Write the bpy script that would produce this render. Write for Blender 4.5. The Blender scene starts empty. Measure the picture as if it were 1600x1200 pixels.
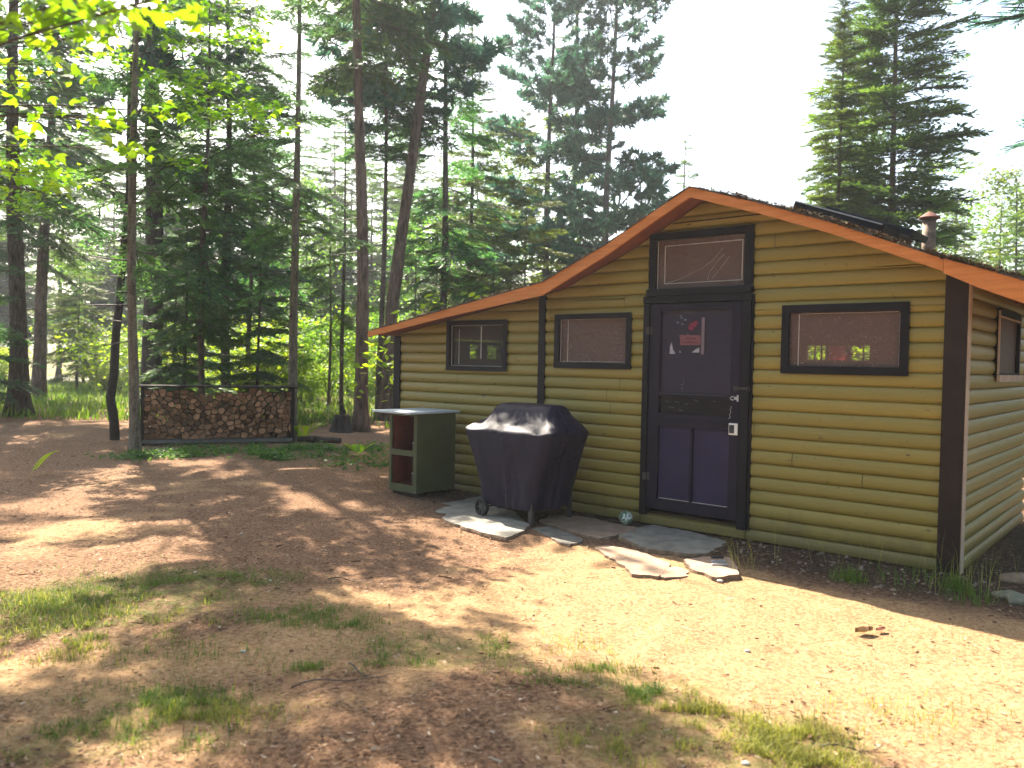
import bpy, math, random
import numpy as np
from mathutils import Vector, Matrix
random.seed(7)
RNG = np.random.default_rng(11)
SC = bpy.context.scene
COL = SC.collection
PI = math.pi
HAZE = .001

# ------------------------------------------------------------------ layout
F, PIT, ROL, T, CX, CY, HC = 1260., .0253, .0201, .704, 3.457, 6.205, 1.55
D = np.array([-math.cos(T), math.sin(T), 0.]); S = np.array([math.sin(T), math.cos(T), 0.])
CORNER = np.array([CX, CY, 0.])

def ray(x, y):
    a, b = x - 800, y - 600
    c, sn = math.cos(ROL), math.sin(ROL)
    px = c * a + sn * b; py = -sn * a + c * b
    zu, xx = -py / F, px / F
    c, sn = math.cos(PIT), math.sin(PIT)
    return np.array([xx, c + zu * sn, -sn + zu * c])

def ground_point(x, y, z=0.):
    r = ray(x, y); t = (z - HC) / r[2]
    return np.array([r[0] * t, r[1] * t])

def depth_point(x, Y, y=575):
    r = ray(x, y); return r[0] * (Y / r[1]), Y

def cabin_xy(u, off):
    p = CORNER + D * u - S * off
    return p[0], p[1]

# ------------------------------------------------------------------ noise / terrain
_tab = np.random.default_rng(5).random((256, 256))
def vnoise(x, y):
    x = np.asarray(x, float); y = np.asarray(y, float)
    xi = np.floor(x).astype(int); yi = np.floor(y).astype(int)
    fx = x - xi; fy = y - yi
    fx = fx * fx * (3 - 2 * fx); fy = fy * fy * (3 - 2 * fy)
    g = lambda a, b: _tab[a & 255, b & 255]
    return (g(xi, yi) * (1 - fx) + g(xi + 1, yi) * fx) * (1 - fy) + (g(xi, yi + 1) * (1 - fx) + g(xi + 1, yi + 1) * fx) * fy
def fbm(x, y, o=4):
    a, s, t = .5, 0, 0
    for k in range(o):
        s = s + a * vnoise(x * 2 ** k + 17.3 * k, y * 2 ** k - 9.1 * k); t += a; a *= .5
    return s / t
def sstep(a, b, x):
    t = np.clip((np.asarray(x, float) - a) / (b - a), 0, 1); return t * t * (3 - 2 * t)
def to_cabin(x, y):
    dx = np.asarray(x, float) - CX; dy = np.asarray(y, float) - CY
    return dx * D[0] + dy * D[1], -(dx * S[0] + dy * S[1])
def gz(x, y):
    x = np.asarray(x, float); y = np.asarray(y, float)
    u, off = to_cabin(x, y)
    z = (fbm(x * .55 + 3, y * .55) - .5) * .10 + (fbm(x * 2.3, y * 2.3 + 40, 3) - .5) * .035
    near = np.exp(-(np.maximum(np.abs(u - 2.6) - 3.2, 0) ** 2 + np.maximum(np.abs(off + .6) - 1.6, 0) ** 2) / .5)
    z = z * (1 - .75 * near)
    z = z + .065 * sstep(4.4, 5.6, u) * sstep(3., .5, np.abs(off))
    z = z - .05 * sstep(.3, -.4, u) * sstep(-.2, -1.2, off) - .02
    z = z + (fbm(x * .09 + 9, y * .09) - .5) * .9 * sstep(18, 45, y)
    riv = np.exp(-((y - 74 - .12 * (x + 30)) / 17.) ** 4)
    z = z * (1 - riv) - 1.1 * riv
    z = z + 2.5 * sstep(105, 180, y)
    return z

# ------------------------------------------------------------------ object helpers
def link(o, parent=None):
    COL.objects.link(o)
    if parent is not None: o.parent = parent
    return o
def tag(o, label=None, cat=None, group=None, kind=None):
    if label: o['label'] = label
    if cat: o['category'] = cat
    if group: o['group'] = group
    if kind: o['kind'] = kind
    return o
def empty(name, loc=(0, 0, 0), rz=0., label=None, cat=None, group=None):
    o = bpy.data.objects.new(name, None); o.empty_display_size = .2
    link(o); o.location = loc; o.rotation_euler = (0, 0, rz)
    return tag(o, label, cat, group)
def np_mesh(name, V, faces_by_size, mats, mat_idx=None, tone=None, smooth=False):
    """faces_by_size: list of int arrays (n,k)"""
    me = bpy.data.meshes.new(name)
    V = np.asarray(V, np.float32)
    me.vertices.add(len(V)); me.vertices.foreach_set('co', V.ravel())
    loops = np.concatenate([f.ravel() for f in faces_by_size]).astype(np.int32)
    tot = np.concatenate([np.full(len(f), f.shape[1]) for f in faces_by_size]).astype(np.int32)
    start = np.concatenate([[0], np.cumsum(tot)[:-1]]).astype(np.int32)
    me.loops.add(len(loops)); me.loops.foreach_set('vertex_index', loops)
    me.polygons.add(len(tot)); me.polygons.foreach_set('loop_start', start)
    if mat_idx is not None: me.polygons.foreach_set('material_index', np.asarray(mat_idx, np.int32))
    if smooth: me.polygons.foreach_set('use_smooth', np.ones(len(tot), bool))
    for m in mats: me.materials.append(m)
    if tone is not None:
        at = me.attributes.new('tone', 'FLOAT', 'POINT'); at.data.foreach_set('value', np.asarray(tone, np.float32))
    me.update(calc_edges=True); me.validate()
    return me

class MB:
    def __init__(s): s.v = []; s.f = []; s.m = []; s.t = []
    def add(s, vs, fs, m=0, tone=.5):
        b = len(s.v); s.v += [tuple(map(float, p)) for p in vs]; s.t += [tone] * len(vs)
        s.f += [tuple(b + i for i in f) for f in fs]; s.m += [m] * len(fs)
    def box(s, x0, x1, y0, y1, z0, z1, m=0, tone=.5, M=None):
        vs = [(x, y, z) for z in (z0, z1) for (x, y) in ((x0, y0), (x1, y0), (x1, y1), (x0, y1))]
        if M is not None: vs = [M @ Vector(p) for p in vs]
        s.add(vs, [(0, 3, 2, 1), (4, 5, 6, 7), (0, 1, 5, 4), (1, 2, 6, 5), (2, 3, 7, 6), (3, 0, 4, 7)], m, tone)
    def tube(s, pts, rad, n=8, m=0, cap=True, tone=.5):
        pts = [Vector(p) for p in pts]; rings = []
        for i, p in enumerate(pts):
            t = (pts[min(i + 1, len(pts) - 1)] - pts[max(i - 1, 0)]).normalized()
            a = Vector((1, 0, 0)) if abs(t.x) < .8 else Vector((0, 1, 0))
            e1 = t.cross(a).normalized(); e2 = t.cross(e1)
            r = rad[i] if hasattr(rad, '__len__') else rad
            rings.append([p + (e1 * math.cos(2 * PI * k / n) + e2 * math.sin(2 * PI * k / n)) * r for k in range(n)])
        vs = [q for r in rings for q in r]; fs = []
        for i in range(len(rings) - 1):
            for k in range(n):
                fs.append((i * n + k, i * n + (k + 1) % n, (i + 1) * n + (k + 1) % n, (i + 1) * n + k))
        if cap:
            fs.append(tuple(range(n))[::-1]); fs.append(tuple((len(rings) - 1) * n + k for k in range(n)))
        s.add(vs, fs, m, tone)
    def prism(s, poly, z0, z1, m=0, inset=0., tone=.5, mside=None):
        n = len(poly); c = np.mean(np.array(poly), 0)
        top = [tuple(c + (np.array(p) - c) * (1 - inset)) for p in poly]
        vs = [(p[0], p[1], z0) for p in poly] + [(p[0], p[1], z1 - .25 * (z1 - z0)) for p in poly] + [(p[0], p[1], z1) for p in top]
        b = len(s.f)
        fs = [tuple(range(2 * n, 3 * n))]
        for i in range(n):
            j = (i + 1) % n
            fs.append((i, j, n + j, n + i)); fs.append((n + i, n + j, 2 * n + j, 2 * n + i))
        fs.append(tuple(range(n))[::-1])
        s.add(vs, fs, m, tone)
        if mside is not None:
            for k in range(b + 1, len(s.f)): s.m[k] = mside
    def build(s, name, mats, parent=None, smooth=False, bevel=0.):
        me = bpy.data.meshes.new(name); me.from_pydata(s.v, [], s.f)
        if not isinstance(mats, (list, tuple)): mats = [mats]
        for m in mats: me.materials.append(m)
        me.polygons.foreach_set('material_index', s.m)
        at = me.attributes.new('tone', 'FLOAT', 'POINT'); at.data.foreach_set('value', s.t)
        if smooth: me.polygons.foreach_set('use_smooth', [True] * len(s.f))
        me.update()
        o = link(bpy.data.objects.new(name, me), parent)
        if bevel:
            b = o.modifiers.new('bevel', 'BEVEL'); b.width = bevel; b.segments = 2; b.limit_method = 'ANGLE'
        return o

# ------------------------------------------------------------------ materials
def nt(name):
    m = bpy.data.materials.new(name); m.use_nodes = True
    n = m.node_tree; n.nodes.clear()
    out = n.nodes.new('ShaderNodeOutputMaterial')
    return m, n, out
def ramp(n, fac, stops):
    r = n.nodes.new('ShaderNodeValToRGB'); e = r.color_ramp.elements
    while len(e) < len(stops): e.new(.5)
    for el, (p, c) in zip(e, stops): el.position = p; el.color = (*c, 1)
    n.links.new(fac, r.inputs[0]); return r.outputs[0]
def noise(n, vec, scale, detail=4, rough=.55, dist=0.):
    t = n.nodes.new('ShaderNodeTexNoise'); t.inputs['Scale'].default_value = scale
    t.inputs['Detail'].default_value = detail; t.inputs['Roughness'].default_value = rough; t.inputs['Distortion'].default_value = dist
    if vec is not None: n.links.new(vec, t.inputs['Vector'])
    return t.outputs['Fac']
def mixc(n, fac, a, b, mode='MIX'):
    x = n.nodes.new('ShaderNodeMix'); x.data_type = 'RGBA'; x.blend_type = mode
    for sock, v in ((x.inputs[0], fac), (x.inputs[6], a), (x.inputs[7], b)):
        if isinstance(v, (int, float)): sock.default_value = v
        elif isinstance(v, (tuple, list)): sock.default_value = (*v, 1)
        else: n.links.new(v, sock)
    return x.outputs[2]
def math_n(n, op, a, b=None, clamp=False):
    x = n.nodes.new('ShaderNodeMath'); x.operation = op; x.use_clamp = clamp
    for sock, v in zip(x.inputs, (a, b)):
        if v is None: continue
        if isinstance(v, (int, float)): sock.default_value = v
        else: n.links.new(v, sock)
    return x.outputs[0]
def attr(n, name):
    a = n.nodes.new('ShaderNodeAttribute'); a.attribute_name = name; return a
def coords(n, kind='Object', scale=(1, 1, 1)):
    t = n.nodes.new('ShaderNodeTexCoord'); mp = n.nodes.new('ShaderNodeMapping')
    mp.inputs['Scale'].default_value = scale
    n.links.new(t.outputs[kind], mp.inputs['Vector']); return mp.outputs[0]
def bump(n, h, strength=.3, dist=.01):
    b = n.nodes.new('ShaderNodeBump'); b.inputs['Strength'].default_value = strength; b.inputs['Distance'].default_value = dist
    n.links.new(h, b.inputs['Height']); return b.outputs[0]
def bsdf(n, out, col, rough=.7, spec=.3, normal=None, metal=0.):
    p = n.nodes.new('ShaderNodeBsdfPrincipled')
    if isinstance(col, (tuple, list)): p.inputs['Base Color'].default_value = (*col, 1)
    else: n.links.new(col, p.inputs['Base Color'])
    if isinstance(rough, (int, float)): p.inputs['Roughness'].default_value = rough
    else: n.links.new(rough, p.inputs['Roughness'])
    p.inputs['Specular IOR Level'].default_value = spec; p.inputs['Metallic'].default_value = metal
    if normal is not None: n.links.new(normal, p.inputs['Normal'])
    if out is not None: n.links.new(p.outputs[0], out.inputs[0])
    return p
def simple(name, c1, c2, scale=8., stretch=(1, 1, 1), rough=.7, spec=.3, bmp=.2, bd=.004, metal=0., fine=60., fine_amt=.25, tone_amt=0.):
    m, n, out = nt(name)
    v = coords(n, 'Object', stretch)
    a = noise(n, v, scale, 5); b = noise(n, v, fine, 3)
    col = ramp(n, a, [(.3, c1), (.7, c2)])
    k = math_n(n, 'MULTIPLY_ADD', b, fine_amt * 2); k.node.inputs[2].default_value = 1 - fine_amt
    col = mixc(n, 1., col, k, 'MULTIPLY')
    if tone_amt:
        t = attr(n, 'tone').outputs['Fac']
        kk = math_n(n, 'MULTIPLY_ADD', t, tone_amt * 2); kk.node.inputs[2].default_value = 1 - tone_amt
        col = mixc(n, 1., col, kk, 'MULTIPLY')
    h = math_n(n, 'ADD', a, b)
    bsdf(n, out, col, rough, spec, bump(n, h, bmp, bd), metal)
    return m
def siding_mat():
    m, n, out = nt('olive_siding_paint')
    v = coords(n, 'Object', (1.2, 1.2, 9)); v1 = coords(n, 'Object')
    grain = noise(n, v, 6, 6, .6, .4); big = noise(n, v1, 1.1, 3); kn = noise(n, coords(n, 'Object', (1, 1, 2.2)), 13, 2)
    t = attr(n, 'tone').outputs['Fac']
    col = ramp(n, t, [(0, (.235, .186, .038)), (.5, (.275, .210, .042)), (1, (.325, .235, .046))])
    col = mixc(n, math_n(n, 'MULTIPLY', ramp(n, grain, [(.45, (0, 0, 0)), (.75, (1, 1, 1))]), .35), col, (.17, .15, .05))
    col = mixc(n, math_n(n, 'MULTIPLY', big, .35), col, (.17, .175, .055))
    dark = ramp(n, kn, [(.70, (0, 0, 0)), (.76, (1, 1, 1))])
    col = mixc(n, math_n(n, 'MULTIPLY', dark, .75), col, (.05, .035, .02))
    nl = ramp(n, noise(n, coords(n, 'Object', (1, 1, 1.4)), 34, 1, .4), [(.735, (0, 0, 0)), (.76, (1, 1, 1))])
    col = mixc(n, math_n(n, 'MULTIPLY', nl, .6), col, (.06, .04, .025))
    sx = n.nodes.new('ShaderNodeSeparateXYZ'); n.links.new(v1, sx.inputs[0])
    splash = math_n(n, 'SUBTRACT', math_n(n, 'MULTIPLY', noise(n, coords(n, 'Object', (1, 1, .5)), 7, 5, .7), .62), sx.outputs[2])
    splash = math_n(n, 'MULTIPLY', splash, 4., True)
    col = mixc(n, math_n(n, 'MULTIPLY', splash, .5), col, (.10, .075, .04))
    worn = ramp(n, noise(n, coords(n, 'Object', (.8, .8, 5)), 5, 6, .7, .6), [(.6, (0, 0, 0)), (.72, (1, 1, 1))])
    col = mixc(n, math_n(n, 'MULTIPLY', worn, .4), col, (.33, .27, .12))
    scr = ramp(n, noise(n, coords(n, 'Object', (3, 3, 1)), 38, 2), [(.72, (0, 0, 0)), (.76, (1, 1, 1))])
    col = mixc(n, math_n(n, 'MULTIPLY', scr, .35), col, (.45, .38, .2))
    bsdf(n, out, col, .42, .42, bump(n, math_n(n, 'ADD', grain, kn), .35, .005))
    return m
def leafmat(name, c1, c2, transl=.35, rand=.25, rough=.55, hue=.03, tcol=None, spec=.25):
    m, n, out = nt(name)
    t = attr(n, 'tone').outputs['Fac']
    col = mixc(n, t, c1, c2)
    oi = n.nodes.new('ShaderNodeObjectInfo')
    hs = n.nodes.new('ShaderNodeHueSaturation'); n.links.new(col, hs.inputs['Color'])
    n.links.new(math_n(n, 'ADD', math_n(n, 'MULTIPLY', oi.outputs['Random'], hue * 2), .5 - hue), hs.inputs['Hue'])
    n.links.new(math_n(n, 'ADD', math_n(n, 'MULTIPLY', oi.outputs['Random'], rand * 2), 1 - rand), hs.inputs['Value'])
    col = hs.outputs[0]
    p = bsdf(n, None, col, rough, spec)
    tr = n.nodes.new('ShaderNodeBsdfTranslucent')
    n.links.new(mixc(n, 1., col, tcol or (1.3, 1.5, .7), 'MULTIPLY'), tr.inputs[0])
    mx = n.nodes.new('ShaderNodeMixShader'); mx.inputs[0].default_value = transl
    n.links.new(p.outputs[0], mx.inputs[1]); n.links.new(tr.outputs[0], mx.inputs[2]); n.links.new(mx.outputs[0], out.inputs[0])
    return m
def screenmat(name, c, clear=.4, rough=.5):
    m, n, out = nt(name)
    v = coords(n, 'Object')
    fib = noise(n, coords(n, 'Object', (1, 1, 1)), 26, 5, .7, 2.5)
    col = mixc(n, ramp(n, fib, [(.5, (0, 0, 0)), (.75, (1, 1, 1))]), c, tuple(min(1, k * 1.7 + .02) for k in c))
    p = bsdf(n, None, col, rough, .3)
    tr = n.nodes.new('ShaderNodeBsdfTransparent')
    mx = n.nodes.new('ShaderNodeMixShader'); mx.inputs[0].default_value = clear
    n.links.new(p.outputs[0], mx.inputs[1]); n.links.new(tr.outputs[0], mx.inputs[2]); n.links.new(mx.outputs[0], out.inputs[0])
    return m
def barkmat(name, c1, c2, sc=14, bd=.02, lichen=.0):
    m, n, out = nt(name)
    v = coords(n, 'Object', (1, 1, .22))
    a = noise(n, v, sc, 6, .65, .6); b = noise(n, coords(n, 'Object', (1, 1, 3)), sc * 1.6, 3)
    col = ramp(n, a, [(.35, c1), (.65, c2)])
    oi = n.nodes.new('ShaderNodeObjectInfo')
    k = math_n(n, 'MULTIPLY_ADD', oi.outputs['Random'], .5); k.node.inputs[2].default_value = .75
    col = mixc(n, 1., col, k, 'MULTIPLY')
    if lichen:
        col = mixc(n, math_n(n, 'MULTIPLY', ramp(n, b, [(.5, (0, 0, 0)), (.68, (1, 1, 1))]), lichen), col, (.33, .33, .27))
    bsdf(n, out, col, .9, .15, bump(n, a, .9, bd))
    return m

M_SIDING = siding_mat()
M_TRIM = simple('black_trim_paint', (.004, .003, .006), (.009, .007, .011), 5, rough=.6, spec=.2)
M_POST = simple('dark_brown_post_paint', (.017, .010, .009), (.030, .018, .015), 5, rough=.6, spec=.2)
M_DOOR = simple('dark_purple_door_paint', (.009, .006, .016), (.016, .011, .028), 4, rough=.55, spec=.2)
M_DOORPANEL = simple('purple_door_panel_paint', (.020, .014, .050), (.030, .021, .07), 4, rough=.5, spec=.25)
M_FASCIA = simple('orange_fascia_stain', (.52, .175, .042), (.64, .235, .065), 3, (1.2, 1.2, 14), rough=.7, fine=45, bmp=.4)
M_SOFFIT = simple('red_brown_soffit', (.17, .055, .035), (.25, .085, .05), 4, (1, 4, 4))
M_ROOF = simple('old_roof_shingle', (.045, .04, .035), (.11, .095, .08), 12, rough=.95, bmp=.6, bd=.01)
M_INNER = simple('dark_inner_board', (.10, .065, .04), (.16, .10, .06), 4, (1, 1, 6))
M_REDCLOTH = leafmat('red_curtain_cloth', (.36, .06, .06), (.42, .09, .08), .5, 0, tcol=(1, .7, .7))
M_SCREEN = screenmat('window_screen', (.185, .12, .105), .38)
M_SCREEN2 = screenmat('lean_to_screen', (.07, .055, .055), .55)
M_DOORSCREEN = screenmat('door_screen', (.032, .024, .048), .25)
M_GLASSDARK = screenmat('door_glass_dark', (.012, .011, .016), .3, .15)
M_STRIP = simple('pale_plastic_strip', (.42, .38, .36), (.55, .5, .46), 9)
M_PALEWOOD = simple('pale_sill_wood', (.45, .34, .27), (.6, .47, .38), 6)
M_METAL = simple('galvanised_metal', (.42, .42, .45), (.6, .6, .62), 10, rough=.4, metal=.7)
M_DARKMETAL = simple('dark_metal', (.04, .037, .04), (.08, .07, .07), 10, rough=.5, metal=.4)
M_PIPE = simple('rusty_stovepipe', (.11, .075, .055), (.26, .18, .13), 9, rough=.7, metal=.2, stretch=(1, 1, 3))
M_PIPECAP = simple('red_rust_cap', (.14, .055, .04), (.22, .09, .06), 9, rough=.7)
M_PANEL = simple('black_solar_panel', (.012, .016, .02), (.022, .028, .034), 5, rough=.25, spec=.5)
M_WHITE = simple('white_paint', (.75, .73, .7), (.85, .83, .8), 6)
M_COVER = simple('black_vinyl_cover', (.008, .006, .019), (.014, .010, .030), 4, rough=.5, spec=.22, bmp=.35, bd=.012, fine=140, fine_amt=.12)
M_RUBBER = simple('black_rubber', (.012, .012, .014), (.025, .025, .027), 12, rough=.7)
M_HUB = simple('grey_wheel_plastic', (.06, .06, .065), (.09, .09, .095), 12, rough=.5)
M_CABGREEN = simple('green_cabinet_paint', (.06, .07, .03), (.085, .095, .042), 4, rough=.6)
M_CABRED = simple('dark_red_cabinet_inside', (.13, .028, .02), (.2, .045, .032), 4, rough=.7)
M_CABTOP = simple('blue_grey_counter', (.38, .44, .50), (.5, .56, .6), 6, rough=.4, spec=.5)
M_STONE = simple('grey_flagstone', (.14, .128, .108), (.27, .245, .205), 7, rough=.8, bmp=.5, bd=.006, fine=45, tone_amt=.25)
M_STONEWARM = simple('sandstone_flagstone', (.22, .145, .10), (.36, .25, .175), 7, rough=.85, bmp=.5, bd=.006, fine=45, tone_amt=.25)
M_STONEEDGE = simple('flagstone_edge', (.13, .09, .06), (.25, .17, .11), 20, rough=.9)
M_BARK = barkmat('grey_brown_bark', (.035, .026, .022), (.15, .11, .09), 16, .03)
M_BARKRED = barkmat('red_pine_bark', (.06, .036, .026), (.21, .135, .10), 10, .03)
M_BARKDARK = barkmat('dark_bark', (.022, .018, .016), (.075, .058, .048), 10, .04)
M_BARKFIR = barkmat('fir_bark_with_lichen', (.055, .042, .03), (.19, .145, .10), 22, .02, .6)
M_TWIG = simple('dead_twig', (.05, .04, .033), (.10, .08, .065), 9)
M_CHAR = simple('charred_dead_trunk', (.014, .010, .008), (.04, .028, .02), 12, rough=.9, bmp=.6, bd=.01)
M_FIR = leafmat('fir_needles', (.042, .105, .055), (.115, .205, .065), .46)
M_FIRLIT = leafmat('sunlit_needle_tone', (.055, .095, .034), (.16, .20, .05), .42)  # sunlight on fir and spruce needles put into a yellower base colour
M_PINE = leafmat('pine_needles', (.035, .10, .075), (.08, .165, .10), .38, tcol=(1.1, 1.4, 1.))
M_FAR = leafmat('far_conifer_needles', (.06, .12, .045), (.15, .22, .06), .45)
M_MAPLE = leafmat('maple_leaf', (.11, .23, .02), (.25, .35, .03), .6, .1, .45, .02, (1.6, 1.6, .35))
M_BUSH = leafmat('bush_leaf', (.11, .21, .02), (.25, .34, .035), .6, .15, .5, .03, (1.6, 1.6, .5))
M_COVERLEAF = leafmat('ground_cover_leaf', (.05, .12, .03), (.12, .20, .05), .45, 0, .5, 0)
M_GRASS = leafmat('grass_blade', (.055, .125, .02), (.17, .24, .05), .42, 0, .5, .0, (1.5, 1.5, .5))
M_DRYGRASS = leafmat('dry_grass_blade', (.22, .24, .05), (.42, .40, .12), .42, 0, .5, 0, (1.2, 1.2, .6))
M_LITTER = None

# ------------------------------------------------------------------ camera, light, sky
cam = bpy.data.cameras.new('camera'); co = bpy.data.objects.new('camera', cam); link(co)
co.matrix_world = Matrix.Translation((0, 0, HC)) @ Matrix.Rotation(PI / 2 - PIT, 4, 'X') @ Matrix.Rotation(ROL, 4, 'Z')
cam.sensor_width = 36; cam.lens = F / 1600 * 36; cam.clip_end = 2000; cam.clip_start = .05
cam.dof.use_dof = True; cam.dof.focus_distance = 8.0; cam.dof.aperture_fstop = 2.1
SC.camera = co
EL = math.radians(45); SD = np.array([-.505 * math.cos(EL), .863 * math.cos(EL), math.sin(EL)])
sun = bpy.data.lights.new('sun', 'SUN'); sun.energy = 5.0; sun.angle = math.radians(.4); sun.color = (1., .90, .74)
so = bpy.data.objects.new('sun', sun); link(so); so.location = (-6, 10, 20)
so.rotation_euler = Vector(SD).to_track_quat('Z', 'Y').to_euler()
w = bpy.data.worlds.new('World'); SC.world = w; w.use_nodes = True
sky = w.node_tree.nodes.new('ShaderNodeTexSky'); sky.sky_type = 'NISHITA'; sky.sun_disc = False
sky.sun_elevation = EL; sky.sun_rotation = math.atan2(SD[0], SD[1]); sky.dust_density = 3.0; sky.air_density = 1.2
bg = w.node_tree.nodes['Background']; bg.inputs[1].default_value = .085
w.node_tree.links.new(sky.outputs[0], bg.inputs[0])
SC.view_settings.view_transform = 'Standard'; SC.view_settings.look = 'None'; SC.view_settings.exposure = 2.2
SC.cycles.max_bounces = 7; SC.cycles.diffuse_bounces = 4; SC.cycles.transmission_bounces = 4; SC.cycles.transparent_max_bounces = 10
SC.cycles.caustics_reflective = False; SC.cycles.caustics_refractive = False; SC.cycles.sample_clamp_indirect = 6

# ------------------------------------------------------------------ ground
def ground_masks(x, y):
    u, off = to_cabin(x, y)
    n = fbm(x * .8 + 50, y * .8, 4) - .5
    n2 = fbm(x * 2.6, y * 2.6 + 13, 3) - .5
    sand = sstep(.15, .6, .22 + n * 1.3 + .62 * sstep(3.3, 1.0, u) * sstep(.8, 1.4, off) * sstep(6., 3.0, off) - .15 * sstep(3., 5., u) + n2 * .5)
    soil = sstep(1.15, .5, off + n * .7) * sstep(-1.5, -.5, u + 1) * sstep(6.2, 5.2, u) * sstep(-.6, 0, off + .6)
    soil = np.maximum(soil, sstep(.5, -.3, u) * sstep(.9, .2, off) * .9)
    green = np.zeros_like(n)
    for px, py, r, sq, a in GREEN:
        c = ground_point(px, py)
        dd = ((x - c[0]) / r) ** 2 + ((y - c[1]) / (r * sq)) ** 2
        green = np.maximum(green, a * sstep(1.3, .1, dd + n * 2.2))
    green = np.maximum(green, sstep(19, 24, y + n * 6 + .25 * x))
    return sand, soil, green
GREEN = [(220, 925, .95, .8, .8), (60, 930, .5, .8, .5), (480, 960, .45, .7, .55), (680, 1010, .5, .6, .7), (260, 1100, .45, .6, .8), (100, 1160, .4, .6, .6), (1020, 1075, .35, .5, .6), (1180, 1150, .45, .7, .75), (990, 1150, .35, .7, .6), (500, 705, 1.2, .5, .5), (330, 700, 1.2, .3, .35), (480, 1040, .15, .8, .5)]

def make_ground():
    ys = [-14.]
    while ys[-1] < 420:
        y = ys[-1]
        st = .5 if y < 1.5 else max(.045, .012 * max(y - 1, 0) ** 1.05)
        if y > 20: st = .04 * y
        ys.append(y + st)
    ys = np.array(ys); tx = np.linspace(-1, 1, 331); tx = tx * (.55 + .45 * np.abs(tx))
    half = np.maximum(9, 3.4 + 1.1 * np.maximum(ys, 0)) * 1.25
    X = tx[None, :] * half[:, None] - np.minimum(np.maximum(ys - 6, 0), 20)[:, None] * .12; Y = np.repeat(ys[:, None], len(tx), 1)
    Z = gz(X, Y)
    Z = Z + (fbm(X * 7, Y * 7, 3) - .5) * .022 * (Y < 16)
    nY, nX = X.shape
    V = np.stack([X, Y, Z], -1).reshape(-1, 3)
    i = np.arange(nY - 1)[:, None] * nX + np.arange(nX - 1)[None, :]
    q = np.stack([i, i + 1, i + nX + 1, i + nX], -1).reshape(-1, 4)
    m, n, out = nt('forest_floor')
    v = coords(n, 'Object')
    sand = attr(n, 'sand').outputs['Fac']; soil = attr(n, 'soil').outputs['Fac']; green = attr(n, 'green').outputs['Fac']
    f1 = noise(n, v, 3., 6, .65); f2 = noise(n, v, 38, 4, .7); f3 = noise(n, v, 150, 3, .7); f4 = noise(n, v, 13, 5, .7)
    lit = ramp(n, f2, [(.30, (.075, .042, .03)), (.5, (.26, .148, .085)), (.72, (.43, .275, .175))])
    snd = ramp(n, f2, [(.3, (.25, .14, .07)), (.52, (.43, .268, .14)), (.72, (.54, .37, .21))])
    sm = math_n(n, 'MULTIPLY_ADD', f4, 1.4); n.links.new(math_n(n, 'MULTIPLY_ADD', sand, 1.6), sm.node.inputs[2]); sm.node.inputs[2].links[0].from_node.inputs[2].default_value = -1.15
    sm = math_n(n, 'MULTIPLY', sm, 1., True)
    col = mixc(n, sm, lit, snd)
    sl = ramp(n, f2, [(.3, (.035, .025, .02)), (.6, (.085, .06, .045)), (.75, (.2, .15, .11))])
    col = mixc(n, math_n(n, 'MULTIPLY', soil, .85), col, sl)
    gr = ramp(n, f4, [(.3, (.05, .085, .02)), (.7, (.14, .17, .045))])
    gm = math_n(n, 'MULTIPLY', green, ramp(n, f4, [(.38, (.15, .15, .15)), (.6, (.9, .9, .9))]))
    col = mixc(n, gm, col, gr)
    k = math_n(n, 'MULTIPLY_ADD', f3, 1.0); k.node.inputs[2].default_value = .5
    col = mixc(n, 1., col, k, 'MULTIPLY')
    k = math_n(n, 'MULTIPLY_ADD', f1, .7); k.node.inputs[2].default_value = .65
    col = mixc(n, 1., col, k, 'MULTIPLY')
    bsdf(n, out, col, .95, .1, bump(n, math_n(n, 'ADD', f2, math_n(n, 'ADD', f3, f4)), .8, .02))
    me = np_mesh('ground', V, [q], [m], smooth=True)
    a, b, c = ground_masks(X.ravel(), Y.ravel())
    for nm, val in (('sand', a), ('soil', b), ('green', c)):
        at = me.attributes.new(nm, 'FLOAT', 'POINT'); at.data.foreach_set('value', val.astype(np.float32))
    tag(link(bpy.data.objects.new('ground', me)), kind='structure')
make_ground()
m_, n_, o_ = nt('river_water')
bsdf(n_, o_, (.05, .07, .07), .08, .6, bump(n_, noise(n_, coords(n_, 'Object', (1, 3, 1)), 1.2, 4), .3, .05))
wv = MB(); wv.add([(-160, 50, -.75), (110, 50, -.75), (110, 100, -.75), (-160, 100, -.75)], [(0, 1, 2, 3)])
tag(wv.build('river', m_), kind='structure')

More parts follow.
